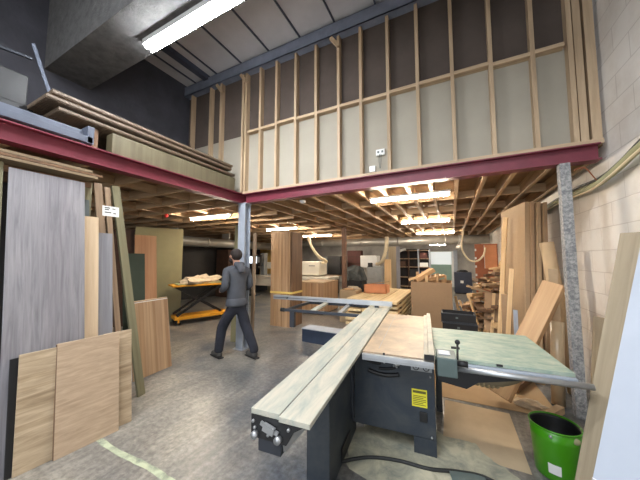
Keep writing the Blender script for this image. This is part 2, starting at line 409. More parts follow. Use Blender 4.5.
# ------------------------------------------------------------------ lamps
def batten(x0, x1, y, z, label, mat, group, rot=None):
    cx = (x0+x1)/2; L = (x1-x0)/2
    t = thing('batten_light', label, 'light', (cx, y, z+.004), 0, group)
    MB().box(-L, L, -.055, .055, .03, .06, .004).obj('housing', 'white', t)
    MB().cyl((-L+.02, 0, 0), (L-.02, 0, 0), .022, n=12).obj('tube', mat, t, True)
    MB().box(-L, -L+.03, -.026, .026, -.024, .02, .004).obj('end_cap', 'white', t)
    MB().box(L-.03, L, -.026, .026, -.024, .02, .004).obj('end_cap', 'white', t)
    return t
G = 'batten lights under the mezzanine'
batten(-1.23, .02, 4.4, 2.6, 'lit batten light under the joists nearest the front maroon beam', 'tube', G)
batten(-1.22, .0, 7.45, 2.6, 'lit batten light second behind the front maroon beam, above the chipboard box', 'tube', G)
batten(-1.24, .14, 11.0, 2.6, 'lit batten light farthest back, close to the silver duct', 'tube', G)
batten(-5.85, -4.5, 4.4, 2.6, 'lit batten light under the joists left of the blue-grey steel column', 'tube', G)
batten(-5.65, -4.43, 7.2, 2.6, 'lit batten light right above the top of the tall strapped timber bundle', 'tube', G)
batten(-5.85, -4.45, 10.0, 2.6, 'lit batten light between timber bundle and brown post, far under the joists', 'tube', G)
batten(-5.85, -4.5, 13.6, 2.6, 'lit batten light deepest in the room, beyond the brown post', 'tube', G)
hb_ = batten(-.95, -.2, 14, 2.3, 'short lit batten light hung low before the lit door', 'tube', G)
for x in (-.25, .25): MB().cyl((x, 0, .06), (x, 0, .54), .006, n=6).obj('hanger', 'white', hb_)
lt = thing('hall_light', 'long bright fluorescent light fixed under the concrete beam', 'light', (-2.64, 1.87, 4.336))
MB().box(-.78, .78, -.08, .08, .0, .07, .006).obj('housing', 'white', lt)
MB().cyl((-.76, -.035, -.015), (.76, -.035, -.015), .022, n=12).obj('tube', 'tube_cool', lt, True)
MB().cyl((-.76, .035, -.015), (.76, .035, -.015), .022, n=12).obj('tube', 'tube_cool', lt, True)
def area(name, loc, rot, sx, sy, p, c):
    l = bpy.data.lights.new(name, 'AREA'); l.shape = 'RECTANGLE'; l.size = sx; l.size_y = sy; l.energy = p; l.color = c
    o = bpy.data.objects.new(name, l); COL.objects.link(o); o.location = loc; o.rotation_euler = rot
    return o
DAY = area('daylight_doorway', (-2, -7.95, 1.9), (R(90), 0, 0), 5.6, 3.6, 260, (.86, .93, 1))
# rooflights over the front of the hall
area('rooflight_daylight', (-1.3, -1.9, 5.46), (0, 0, 0), 3.6, 4.4, 310, (.90, .95, 1))

# ------------------------------------------------------------------ upper storage on the left deck
sl = stick('timber_baulk', (-3.68, 1.62, ZB+.165), (-3.68, 3.62, ZB+.165), .14, .26, 'baulk', 'thick greenish timber baulk lying along the maroon beam on the deck', 'timber')
# pile of ribbed boards
pb = thing('decking_board', 'long brown ribbed board, topmost of those stored on the left deck', 'board', (-4.12, 1.1, 3.38), 0, 'ribbed boards on the deck')
d = MB().box(-.42, .42, 0, 2.55, 0, .03)
for k in range(20): d.box(-.41+k*.042, -.41+k*.042+.022, 0, 2.55, -.012, .001)
d.obj('plank', wood('decking', srgb(88,74,60), srgb(116,98,80), 14, 1, .05), pb)
b2 = dup(pb, (-4.1, 1.05, 3.3), None, 'long brown ribbed board, second down of those stored on the left deck')
b3 = dup(pb, (-4.13, 1.16, 3.22), None, 'long brown ribbed board, lowest of those stored on the left deck')
for y in (1.5, 3.2): stick('bearer', (-4.55, y, ZB+.185), (-3.78, y, ZB+.185), .1, .31, 'darkwood', 'dark bearer block under the ribbed boards, %s' % ('nearer the corner column' if y > 2 else 'nearer the metal rails'), 'timber')
# blue-grey metal rails lying over the beam
rl = thing('metal_rails', 'blue-grey metal frame rail lying above the left maroon beam', 'frame', (-3.5, -.6, ZB+.03))
MB().box(-.02, .02, 0, 1.98, 0.005, .075, .003).obj('lower_rail', 'rail_blue', rl)
MB().box(-.12, -.08, 0, 1.95, .1, .16, .003).obj('upper_rail', 'rail_blue', rl)
MB().box(-.12, .02, 1.93, 1.99, 0.0, .19, .003).obj('end_post', 'rail_blue', rl)
MB().box(-.55, -.12, .2, 1.9, .04, .07).obj('panel', 'charcoal', rl)
# old chair-like frame and dark cases behind it
ch = thing('metal_rack', 'dark folded rack with a pale upright arm stored on the left deck', 'rack', (-4.2, 1.0, ZB+.03))
MB().bar((0, .06, 1.2), (.05, .27, .5), .03, .03).obj('arm', 'rail_blue', ch)
MB().bar((.05, .27, .5), (.05, .2, .36), .07, .05).obj('foot', 'rail_blue', ch)
MB().bar((-.02, -.5, .95), (0, .06, 1.02), .03, .025).obj('cross_arm', 'charcoal', ch)
MB().box(-.3, .0, -.7, .05, .45, .8, .01).obj('case', 'black', ch)
MB().box(-.32, .02, -.75, .1, 0, .45, .01).obj('base', 'black', ch)

# ------------------------------------------------------------------ boards along the left
board('laminate_sheet', (-3.0, .755, 0), (-3.0, 1.265, 0), (-3.3, .745, 2.39), .018, 'grey_oak', 'tall wide grey oak-grain sheet leaning at the left edge', 'board')
board('cut_panel', (-2.955, .82, 0), (-2.935, 1.06, 0), (-3.02, .80, .875), .016, 'oak_h', 'short oak panel with cross grain bands, half hidden left of the plain one', 'board', 'short oak panels')
wide_panel = board('cut_panel', (-2.905, 1.03, 0), (-2.87, 1.475, 0), (-3.0, 1.025, .9), .022, 'oak_h2', 'short wide oak panel standing in front of two others', 'board', 'short oak panels')
board('cut_panel', (-2.95, 1.38, 0), (-2.915, 1.61, 0), (-3.06, 1.40, .885), .016, 'oak_h', 'short oak panel peeping out behind the wide one, near the floor line', 'board', 'short oak panels')
MB().box(-.003, 0, .001, .021, .003, .9).obj('edge_band', 'darkwood', wide_panel)
board('foam_sheet', (-2.972, .785, 0), (-2.972, .95, 0), (-3.045, .775, .85), .012, 'black', 'narrow black sheet behind the leftmost short oak panel', 'sheet')
board('oak_strip', (-3.14, 1.16, 0), (-3.14, 1.425, 0), (-3.36, 1.14, 2.06), .018, 'pale_oak', 'tall pale oak strip beside the grey sheet', 'board')
board('grey_strip_board', (-3.18, 1.38, 0), (-3.18, 1.57, 0), (-3.38, 1.35, 1.9), .018, 'grey_strip', 'narrow dark grey board right of the pale oak strip', 'board')
board('long_plank', (-3.24, 1.585, 0), (-3.24, 1.66, 0), (-3.46, 1.405, 2.45), .024, 'brown_oak', 'long brown plank leaning, with the white card fixed on it', 'plank', 'long leaning planks', keepz=True)
board('long_plank', (-3.28, 1.70, 0), (-3.28, 1.755, 0), (-3.48, 1.51, 2.43), .024, 'brown_oak', 'long narrow brown plank between the carded plank and the greenish one', 'plank', 'long leaning planks', keepz=True)
board('long_plank', (-3.33, 1.90, 0), (-3.335, 1.985, 0), (-3.54, 1.61, 2.48), .032, 'sage', 'long greenish plank leaning rightmost of the three', 'plank', 'long leaning planks', keepz=True)
m, wd, hh = frame3((-3.30, 1.43, 2.08), (-3.30, 1.585, 2.08), (-3.31, 1.42, 2.19))
cd = thing('card_sign', 'small white price card on the leaning brown plank', 'sign'); cd.matrix_basis = m
MB().box(0, wd, 0, .004, 0, hh).obj('card', 'white', cd)
mk = MB()
for (x, z, L) in [(.02, .085, .05), (.02, .065, .04), (.09, .08, .03), (.02, .035, .06), (.1, .03, .025)]: mk.box(x, x+L, -.002, 0, z, z+.01)
mk.obj('writing', 'black', cd)
board('slate_sheet', (-3.2, 1.14, 0), (-3.2, 1.355, 0), (-3.41, 1.16, 2.24), .02, 'greysheet', 'slate grey board showing above the pale oak strip', 'board')
for i in range(4):
    board('veneer_board', (-3.80-.035*i, 2.10+.012*i, 0), (-3.845-.035*i, 2.66+.015*i, 0), (-3.95-.03*i, 2.1+.012*i, 1.0+.006*i), .026,
          ['walnut', 'white', 'mdf', 'pale_oak'][i],
          ['walnut strip panel at the front of the short stack by the greenish plank', 'white panel right behind the front walnut strip panel', 'brown panel third in the short walnut panel stack', 'pale panel at the back of the short walnut panel stack'][i], 'board', 'short walnut panel stack')
board('oak_board', (-4.38, 2.43, 0), (-4.38, 2.77, 0), (-4.55, 2.42, 2.01), .02, 'red_oak', 'tall orange oak board leaning before the large khaki sheet', 'board')
board('green_board', (-4.15, 2.15, 0), (-4.15, 2.45, 0), (-4.3, 2.14, 1.7), .02, 'greenb', 'dark green board beside the tall orange oak board', 'board')
board('chipboard_sheet', (-6.98, 3.72, 0), (-6.44, 4.64, 0), (-7.02, 3.76, 2.42), .022, 'mdf_green', 'large khaki sheet standing under the deck left of the yellow lift', 'board')
board('chipboard_sheet', (-7.25, 3.40, 0), (-6.98, 3.86, 0), (-7.29, 3.44, 2.35), .022, 'dkbrown', 'dark brown sheet behind the khaki sheet', 'board')
# rack the tall sheets lean on, with boards lying on top
rk = thing('timber_rack', 'timber rack frame behind the leaning grey sheet', 'rack', (-3.95, .38, 0))
for (x, y) in [(0, 0.02), (0, .98), (.45, .02), (.45, .98)]:
    MB().box(x-.035, x+.035, y-.035, y+.035, 0, 2.44).obj('post', 'sage', rk)
MB().box(-.03, .5, -.03, 1.0, 2.38, 2.44).obj('shelf', 'darkwood', rk)
MB().box(-.03, -.01, -.03, 1.0, 0, 2.38).obj('backing', 'dark', rk)
for i, (z, dy, w_) in enumerate([(2.445, 0, .62), (2.472, .05, .6), (2.499, -.06, .58)]):
    o = MB().box(-w_, 0, -.5, .86+dy*.8, 0, .024, .002).obj('stored_board', ['dull_pine', 'darkwood', 'dull_pine'][i]); o.location = (-3.27, .5, z)
    tag(o, ['lowest board lying flat on the rack above the grey sheet', 'middle board lying flat on the rack above the grey sheet', 'top board lying flat on the rack above the grey sheet'][i], 'board', 'boards lying on the rack')
board('edge_timber', (-3.05, .665, 0), (-3.05, .73, 0), (-3.33, .66, 2.43), .05, 'sage', 'greenish timber upright at the far left, against the grey sheet', 'timber')

# ------------------------------------------------------------------ scissor lift with dust sheets
u = Vector((.386, .922, 0)); lift_rz = math.atan2(u.y, u.x)
lf = thing('scissor_lift_table', 'yellow wheeled scissor lift table beside the walking person', 'lift table', (-6.0, 4.1, 0), lift_rz)
# local x along the long side, local y away
MB().box(0, 1.5, 0, .55, .93, .97, .006).obj('deck', 'orange', lf)
MB().box(.08, 1.4, .06, .5, .12, .2, .006).obj('chassis', 'orange', lf)
for k, y in enumerate((.08, .47)):
    for a, b in (((.12, y, .22), (1.2, y, .92)), ((.12, y+.03, .92), (1.2, y+.03, .22))):
        MB().bar(a, b, .025, .06).obj('scissor_arm', 'black', lf)
for x in (.16, 1.32):
    for y in (.08, .48):
        wl = MB().cyl((x, y-.02, .06), (x, y+.02, .06), .06, n=18).obj('wheel', 'rubber', lf, True)
        MB().box(x-.02, x+.02, y-.03, y+.03, .06, .13).obj('fork', 'orange', wl)
def blob(name, c, r, sc, mat, seed, label, cat, amp=.25, flat=True, group=None):
    rnd = random.Random(seed)
    bm = bmesh.new(); bmesh.ops.create_icosphere(bm, subdivisions=3, radius=r)
    ph = [rnd.uniform(0, 6) for _ in range(6)]
    for v in bm.verts:
        p = v.co.normalized()
        f = 1+amp*(sin(p.x*5+ph[0])*sin(p.y*6+ph[1])+.6*sin(p.z*9+ph[2]+p.x*4)+.4*sin(p.y*13+ph[3]))+rnd.uniform(-.05, .05)
        v.co = Vector((p.x*sc[0], p.y*sc[1], p.z*sc[2]))*r*f
        if flat and v.co.z < 0: v.co.z = 0
    me = bpy.data.meshes.new(name); bm.to_mesh(me); bm.free(); me.materials.append(M[mat])
    o = bpy.data.objects.new(name, me); COL.objects.link(o); o.location = c
    return tag(o, label, cat, group)
tag(MB().box(.12, 1.45, .05, .52, .972, .99).obj('green_sheet', plain('pale_green_sheet', srgb(150,158,116), .8), mtx=Matrix.Translation((-6.0, 4.1, 0)) @ Matrix.Rotation(lift_rz, 4, 'Z')), 'pale green sheet lying on the yellow lift table', 'sheet')
pt = Matrix.Translation((-6.0, 4.1, 0)) @ Matrix.Rotation(lift_rz, 4, 'Z')
blob('dust_sheet', pt @ Vector((.75, .30, .991)), .3, (.8, 1.9, .62), 'paper', 3, 'crumpled brown dust sheet heaped on the yellow lift table', 'sheet')
board('dark_curtain', (-9.9, 5.6, 0), (-9.2, 8.6, 0), (-9.9, 5.6, 2.2), .03, 'black', 'black hanging curtain behind the yellow lift table', 'curtain')
tag(MB().box(-9.15, -8.45, 8.2, 8.9, 0, 2.0, .01).obj('brown_cabinet', 'dkbrown'), 'dark brown cabinet behind the head of the person', 'cabinet')

# ducts
du = thing('air_duct', 'long silver duct under the left deck, running towards the back', 'duct', (-8.4, 0, 2.25))
MB().cyl((0, 4.6, 0), (0, 12.2, 0), .18, n=24).obj('pipe', 'galv', du, True)
for y in (5.7, 8.0): MB().box(-.2, .2, y-.015, y+.015, .17, .43).obj('hanger', 'galv', du)
for y in (5.5, 7.0, 8.5, 10): MB().cyl((0, y-.03, 0), (0, y+.03, 0), .192, n=24).obj('collar', 'galv', du, True)
du = thing('air_duct', 'long silver duct across the back beneath the joists', 'duct', (0, 12.75, 2.44))
MB().cyl((-8.2, 0, 0), (1.42, 0, 0), .19, n=24).obj('pipe', 'galv', du, True)
for x in (-5, -1.3): MB().box(x-.015, x+.015, -.03, .03, .18, .41).obj('hanger', 'galv', du)
for x in (-6.2, -4, -2.2, -.2, .35): MB().cyl((x-.05, 0, 0), (x+.05, 0, 0), .205, n=24).obj('collar', 'galv', du, True)
MB().cyl((.42, -.1, -.1), (.25, -.3, -.42), .1, n=16).obj('branch_pipe', 'galv', du, True)

# ------------------------------------------------------------------ boards against the steel column
board('column_board', (-3.93, 3.92, 0), (-3.75, 3.95, 0), (-3.88, 4.0, 2.3), .02, 'mdf_green', 'tall greenish board leaning left of the steel column', 'board')
board('column_board', (-3.44, 3.92, 0), (-3.37, 3.92, 0), (-3.40, 3.96, 2.12), .03, 'brown_oak', 'tall brown board standing right of the steel column', 'board')

# ------------------------------------------------------------------ strapped timber bundle
tb = thing('timber_bundle', 'tall strapped bundle of brown strip boards standing in mid floor', 'bundle', (-4.02, 5.3, 0), R(.5))
wds = [.1, .12, .11, .1, .13]; x = 0
for i, w_ in enumerate(wds):
    MB().box(x+.002, x+w_-.002, .0, .5, 0, 2.3-.004*i, .003).obj('strip_board', 'walnut', tb); x += w_
MB().box(x+.003, x+.05, .02, .5, 0, 2.26, .003).obj('end_board', 'darkwood', tb)
st = MB()
st.box(-.006, x+.056, -.006, 0, .78, .83).box(-.006, x+.056, .5, .506, .78, .83).box(-.006, 0, 0, .5, .78, .83).box(x+.05, x+.056, 0, .5, .78, .83)
st.obj('strap', 'tape', tb)
bx = thing('veneer_carcass', 'low brown wooden carcass on the floor right of the timber bundle', 'cabinet', (-4.25, 6.9, 0))
MB().box(0, .9, 0, 1.1, .03, .9, .004).obj('body', 'walnut', bx)
MB().box(-.01, .91, -.01, 1.11, .9, .93, .004).obj('top', 'mdf_pale', bx)
MB().box(.03, .87, .03, 1.07, 0, .03).obj('plinth', 'black', bx)

# ------------------------------------------------------------------ person
def skinned(name, verts, edges, radii, mat, parent=None, sub=2, root=0):
    me = bpy.data.meshes.new(name); me.from_pydata(verts, edges, []); me.update()
    me.materials.append(M[mat])
    o = bpy.data.objects.new(name, me); COL.objects.link(o)
    if parent: o.parent = parent
    md = o.modifiers.new('Skin', 'SKIN'); md.use_smooth_shade = True; md.branch_smoothing = .4
    for i, r in enumerate(radii):
        sv = me.skin_vertices[0].data[i]
        sv.radius = r if isinstance(r, tuple) else (r, r); sv.use_root = (i == root)
    s = o.modifiers.new('Subdivision', 'SUBSURF'); s.levels = sub; s.render_levels = sub
    return o
class Skel:
    def __init__(s): s.v = []; s.e = []; s.r = []
    def add(s, p, r, par=None):
        s.v.append(tuple(p)); s.r.append(r)
        if par is not None: s.e.append((par, len(s.v)-1))
        return len(s.v)-1
PH = math.atan2(.97, .25)                       # local y -> heading (-.97,.25)
ps = thing('person', 'bearded person in grey hoodie and dark trousers walking across the floor', 'person', (-3.235, 3.35, 0), PH)
body = Skel()
pel = body.add((0, 0, .93), (.115, .085)); wst = body.add((0, .0, 1.08), (.135, .10), pel); chs = body.add((0, .02, 1.30), (.16, .115), wst)
ucs = body.add((0, .015, 1.43), (.12, .09), chs); nk = body.add((0, .02, 1.53), (.055, .06), ucs)
hb = body.add((-.005, .045, 1.60), (.068, .08), nk); hm = body.add((-.012, .05, 1.67), (.076, .092), hb); ht = body.add((-.012, .04, 1.735), (.055, .068), hm)
nose = body.add((-.085, .125, 1.655), .012, hm)
J = {}
for sgn, hip, knee, ank, sh, el, wr in (
        (-1, (-.09, .02, .90), (-.145, .19, .50), (-.188, .20, .10), (-.185, .02, 1.42), (-.245, -.05, 1.16), (-.18, .20, 1.08)),
        (1, (.09, -.02, .90), (.145, -.05, .50), (.188, -.25, .12), (.185, .0, 1.42), (.24, -.04, 1.15), (.18, .22, 1.06))):
    h = body.add((hip[0]*.85, hip[1], .82), .07, pel); k = body.add(knee, .055, h); a = body.add(ank, .042, k)
    f = body.add((ank[0]*1.02, ank[1]+.15, .05), .035, a)
    s1 = body.add(sh, .06, ucs); e1 = body.add(el, .045, s1); w1 = body.add(wr, .03, e1)
    inx = -sgn
    pm = body.add((wr[0]+inx*.03, wr[1]+.07, wr[2]), (.036, .02), w1)
    for q, (off, L) in enumerate(((.03, .07), (.01, .08), (-.012, .075), (-.032, .058))):
        b0 = body.add((wr[0]+inx*.035, wr[1]+.085, wr[2]+off), .010, pm)
        b1 = body.add((wr[0]+inx*.05, wr[1]+.085+L*.5, wr[2]+off-.003), .009, b0)
        body.add((wr[0]+inx*.085, wr[1]+.085+L*.72, wr[2]+off-.008), .008, b1)
    t0 = body.add((wr[0]+inx*.055, wr[1]+.05, wr[2]+.03), .011, w1); body.add((wr[0]+inx*.085, wr[1]+.085, wr[2]+.04), .009, t0)
    J[sgn] = (hip, knee, ank, sh, el, wr)
skinned('body', body.v, body.e, body.r, 'skin', ps, 1)
hd = Skel()
p0 = hd.add((0, 0, .83), (.16, .125)); p1 = hd.add((0, 0, .98), (.185, .14), p0); p2 = hd.add((0, .015, 1.26), (.185, .14), p1); p3 = hd.add((0, .01, 1.42), (.15, .11), p2); hd.add((0, .005, 1.545), (.082, .085), p3)
for sgn in (-1, 1):
    hip, knee, ank, sh, el, wr = J[sgn]
    a = hd.add((sh[0], sh[1], sh[2]), .082, p3); b = hd.add(el, .062, a); hd.add([wr[i]*.9+el[i]*.1 for i in range(3)], .045, b)
hoodie = skinned('hoodie', hd.v, hd.e, hd.r, 'hoodie', ps)
hk = Skel(); a = hk.add((-.09, -.02, 1.53), .05); b = hk.add((0, -.09, 1.52), (.06, .055), a); c = hk.add((.09, -.02, 1.53), .05, b); hk.add((0, -.14, 1.38), (.085, .035), b)
skinned('hood', hk.v, hk.e, hk.r, 'hoodie', hoodie, 2, 1)
wb = MB().lathe([(.001, .835), (.165, .838), (.188, .85), (.19, .88), (.182, .95), (.13, 1.0)], n=28)
bmesh.ops.scale(wb.bm, vec=(1, .77, 1), verts=wb.bm.verts[:])
wb.obj('waistband', 'hoodie', hoodie, True)
tr = Skel(); t0 = tr.add((0, 0, .87), (.165, .125)); tr.add((0, 0, 1.0), (.15, .115), t0)
for sgn in (-1, 1):
    hip, knee, ank, *_ = J[sgn]
    a = tr.add((hip[0]*.9, hip[1], .76), .105, t0); b = tr.add(knee, .092, a); c = tr.add((ank[0], ank[1]+.0, .15), .076, b); tr.add((ank[0], ank[1]+.01, .07), .082, c)
skinned('trousers', tr.v, tr.e, tr.r, 'trouser', ps)
for sgn in (-1, 1):
    ank = J[sgn][2]
    sh = Skel(); z = 0.0
    a = sh.add((ank[0], ank[1]-.06, .06), (.055, .065)); b = sh.add((ank[0], ank[1]+.08, .055), (.058, .055), a); sh.add((ank[0], ank[1]+.20, .042), (.05, .042), b)
    s_ = skinned('shoe', sh.v, sh.e, sh.r, 'shoe', ps)
    MB().box(ank[0]-.045, ank[0]+.045, ank[1]-.095, ank[1]+.215, 0, .022, .01).obj('sole', 'black', s_)
hr = MB().ball((-.008, .03, 1.69), .105, (.9, 1.08, 1.0), 18)
bmesh.ops.bisect_plane(hr.bm, geom=hr.bm.verts[:]+hr.bm.edges[:]+hr.bm.faces[:], plane_co=(0, .065, 1.66), plane_no=(-.15, .85, -.5), clear_outer=True)
hr.obj('hair', 'hair', ps, True)
MB().ball((-.04, .10, 1.595), .055, (1, .9, .9), 12).obj('beard', 'hair', ps, True)
for sgn in (-1, 1):
    MB().ball((-.012+sgn*.082, .045, 1.66), .022, (.45, .8, 1.3), 10).obj('ear', 'skin', ps, True)
    MB().ball((-.05+sgn*.03, .128, 1.68), .011, (1, .7, 1), 8).obj('eye', 'black', ps, True)

# ------------------------------------------------------------------ sliding table saw
T = .84
sw = thing('panel_saw', 'large dusty sliding table panel saw in the middle of the floor', 'table saw', (-.614, 2.219, 0), R(5))
# sliding carriage: two long slabs and its end
sb = MB().box(-.44, -.272, -1.07, 2.42, T-.022, T+.006, .002).obj('sliding_table', 'alu_dust', sw)
MB().box(-.268, -.10, -1.085, 2.46, T-.022, T+.004, .002).obj('sliding_table', 'alu_dust', sw)
MB().box(-.272, -.268, -1.06, 2.4, T-.02, T).obj('slot', 'black', sw)
cb = MB().prism([(-.43, T-.022), (-.14, T-.022), (-.2, T-.07), (-.24, T-.115), (-.43, T-.115)], 1, -1.05, 2.38).obj('carriage_beam', 'charcoal', sw)
en = MB().prism([(-.435, T-.022), (-.13, T-.022), (-.19, T-.06), (-.23, T-.13), (-.435, T-.13)], 1, -1.075, -1.05).obj('end_cover', 'black', sw)
MB().bar((-.37, -1.085, T-.045), (-.27, -1.085, T-.08), .012, .018).bar((-.35, -1.09, T-.055), (-.29, -1.09, T-.072), .02, .035).obj('lever', 'alu', en)
for (x, z) in ((-.405, T-.11), (-.27, T-.105)): MB().cyl((x, -1.1, z), (x, -1.075, z), .018, n=14).obj('bolt', 'alu', en, True)
for (x, z) in ((-.42, T-.05), (-.41, T-.08), (-.33, T-.1), (-.215, T-.05)): MB().cyl((x, -1.085, z), (x, -1.075, z), .008, n=10).obj('bolt', 'alu', en, True)
MB().box(-.395, -.262, -1.07, -.9, T-.195, T-.13, .004).obj('guide_box', 'charcoal', sw)
MB().bar((-.26, -1.05, T-.16), (-.17, -.75, T-.09), .012, .05).obj('guide_arm', 'plate', sw)
# pedestal under the carriage and main cabinet
MB().box(-.40, -.225, -.46, .3, 0, T-.115, .006).obj('support_pedestal', 'saw_body', sw)
MB().box(-.218, -.2145, -.2, .05, .04, .14).obj('pedestal_plate', 'black', sw)
cab = MB().box(-.22, .475, .17, 1.3, .14, T-.06, .006).box(.3, .475, .17, 1.3, 0, .14).box(-.22, -.12, .4, 1.3, 0, .14).obj('cabinet', 'saw_body', sw)
def arc(cx, cz, r, a0, a1, w_, y=.166):
    m_ = MB(); n = 12
    P = []
    for i in range(n+1):
        a = R(a0+(a1-a0)*i/n); P.append((cx+r*cos(a), y, cz+r*sin(a)))
    m_.tube(P, w_, 8, 1); return m_
arc(.0, .93, .24, 250, 280, .012).obj('curved_slot', 'black', cab)
arc(.04, .95, .30, 266, 300, .012).obj('curved_slot', 'black', cab)
arc(.06, 1.0, .40, 250, 289, .018).obj('curved_slot', 'black', cab)
kb = MB().cyl((.17, .12, .715), (.17, .17, .715), .018, n=12)
for k in range(5): kb.ball((.17+.022*cos(k*1.257), .13, .715+.022*sin(k*1.257)), .009, n=8)
kb.obj('star_knob', 'alu', cab, True)
MB().cyl((.07, .14, .715), (.07, .17, .715), .01, n=10).obj('indicator', 'alu', cab, True)
pl = MB().box(.29, .455, .164, .17, .675, .735).obj('rating_plate', 'plate', cab)
m_ = MB()
for cx in (.335, .41): m_.lathe([(.022, 0), (.026, 0), (.026, .002), (.022, .002)], (0, 0, 0), 16) if False else None
for cx in (.33, .41):
    for k in range(14):
        a = k*2*pi/14; m_.box(cx+.022*cos(a)-.004, cx+.022*cos(a)+.004, .1625, .164, .705+.022*sin(a)-.004, .705+.022*sin(a)+.004)
    m_.box(cx-.006, cx+.008, .1625, .164, .702, .708)
m_.obj('dial_marks', 'black', pl)
yl = MB().box(.292, .412, .164, .17, .385, .525).obj('warning_label', 'yellow_lbl', cab)
m_ = MB().box(.30, .404, .1625, .164, .495, .515)
for k in range(6): m_.box(.302, .402-.02*(k % 3 == 1), .1625, .164, .40+k*.014, .405+k*.014)
m_.obj('label_text', plain('label_ink', srgb(92,88,30), .6), yl)
MB().box(.35, .41, .158, .17, .27, .35, .004).obj('switch_cover', 'black', cab)
for z in (.16, .64): MB().cyl((.44, .158, z), (.44, .17, z), .008, n=10).obj('bolt', 'alu', cab, True)
MB().prism([(-.235, .68), (-.225, .3), (-.21, .2), (-.2, .2), (-.2, .68)], 1, .10, .17).obj('side_cover', 'charcoal', cab)
# main table
tt = MB().box(-.088, .475, 0, 1.62, T-.032, T, .003).obj('main_table', 'cast', sw)
MB().box(-.088, .47, -.03, 0, T-.05, T-.012, .004).box(-.088, .47, -.022, 0, T-.064, T-.052).obj('front_rail', 'alu', sw)
MB().box(.03, .034, .1, 1.6, T, T+.0015).obj('table_seam', 'plate', tt)
MB().cyl((.09, -.005, T-.003), (.09, -.001, T-.003), .01, n=10).obj('bolt', 'black', tt)
# rip fence: profile lying along the table
rf = MB().box(.395, .43, -.035, 1.57, T+.001, T+.03, .003).box(.43, .475, -.035, 1.6, T+.001, T+.05, .003).obj('rip_fence', 'fence_dust', sw)
MB().box(.40, .47, -.038, -.034, T+.003, T+.045).obj('fence_end', 'black', rf)
# fence head with scale window and knobs
fh = MB().box(.49, .63, -.02, .2, T-.11, T+.03, .008).obj('fence_head', 'saw_grey', sw)
MB().box(.505, .59, .05, .15, T+.03, T+.036, .003).obj('scale_frame', 'blue_steel', fh)
MB().box(.52, .575, .07, .13, T+.036, T+.038).obj('scale_window', 'white', fh)
MB().cyl((.635, .03, T-.03), (.645, .1, T+.12), .008, n=10).obj('lever', 'black', fh, True)
MB().ball((.645, .1, T+.125), .02, n=12).obj('lever_knob', 'black', fh, True)
MB().cyl((.63, .0, T+.0), (.7, -.01, T-.0), .022, n=14).obj('clamp_knob', 'black', fh, True)
MB().box(.6, .66, .1, .12, T+.07, T+.085).obj('clamp_arm', 'black', fh)
# extension table
ex = MB().box(.48, 1.36, .1, 1.05, T-.03, T-.003, .002).obj('extension_table', 'ext', sw)
MB().box(.9, .94, .092, .1, T-.02, T-.004).obj('stop', 'black', ex)
MB().cyl((.6, .05, T-.06), (1.43, .05, T-.06), .02, n=14).obj('guide_rail', 'alu', sw, True)
MB().box(.6, 1.36, .065, .1, T-.085, T-.03, .003).obj('rail_bracket', 'blue_steel', sw)
MB().prism([(.5, T-.03), (.5, T-.2), (.7, T-.23), (.78, T-.17), (1.1, T-.10), (1.1, T-.03)], 1, .12, .35).obj('motor_guard', 'black', sw)
hz = MB().tube([(.72, .28, .66), (.9, .32, .63), (1.06, .36, .66), (1.2, .42, .74)], .05, 12, 10)
hz.obj('ribbed_hose', plain('ribbed_hose', srgb(120,108,84), .7), sw, True)
r_ = MB()
for k in range(14):
    t = k/13; x = .72+.48*t; z = .66-.045*sin(pi*min(1, t*1.3))*1+.08*max(0, t-.5)*2
    r_.cyl((x-.006, .28+.14*t, z), (x+.006, .283+.14*t, z), .056, n=12)
r_.obj('hose_ribs', plain('hose_rib', srgb(150,134,102), .7), sw, True)
MB().box(.5, .56, .9, 1.0, 0, T-.03, .004).obj('table_leg', 'saw_body', sw)
# outrigger frame and crosscut fence on the left
fr = MB().box(-1.62, -.44, 1.36, 1.40, T-.03, T+.01, .003).obj('outrigger_bar', 'charcoal', sw)
MB().box(-1.58, -.44, 2.12, 2.16, T-.03, T+.01, .003).obj('outrigger_bar', 'charcoal', sw)
MB().bar((-1.58, 1.40, T-.01), (-1.54, 2.12, T-.01), .04, .04).obj('outrigger_bar', 'charcoal', sw)
MB().bar((-.72, 1.40, T), (-.78, 2.12, T), .06, .04).obj('cross_bar', 'alu', sw)
MB().bar((-1.15, 1.40, T), (-1.2, 2.12, T), .08, .03).obj('cross_bar', 'alu_dust', sw)
MB().cyl((-1.68, 1.38, T-.01), (-1.62, 1.38, T-.01), .03, n=12).obj('clamp_knob', 'black', sw, True)
MB().box(-1.52, -1.44, 1.36, 1.42, .58, T-.03, .004).obj('outrigger_leg', 'charcoal', sw)
cf = MB().bar((-2.2, 2.02, T+.075), (-.06, 2.0, T+.075), .05, .075, bev=.004).obj('crosscut_fence', 'alu', sw)
MB().box(-2.19, -.1, 1.985, 1.992, T+.07, T+.078).obj('fence_groove', 'charcoal', cf)
for x in (-.3, -.72): MB().box(x-.03, x+.03, 1.98, 2.06, T+.006, T+.04).obj('fence_foot', 'charcoal', cf)
MB().cyl((-1.9, 1.965, T+.075), (-1.9, 1.99, T+.075), .012, n=10).obj('stop_knob', 'black', cf)
# low steel box behind the carriage
lb = thing('steel_trunk', 'low dark blue steel box on the floor behind the sliding table', 'box', (-2.68, 4.56, 0), R(-2))
MB().box(0, .95, 0, .3, 0, .245, .004).obj('body', 'navy', lb)
MB().box(-.01, .96, -.01, .31, .245, .26, .003).obj('lid', 'blue_steel', lb)
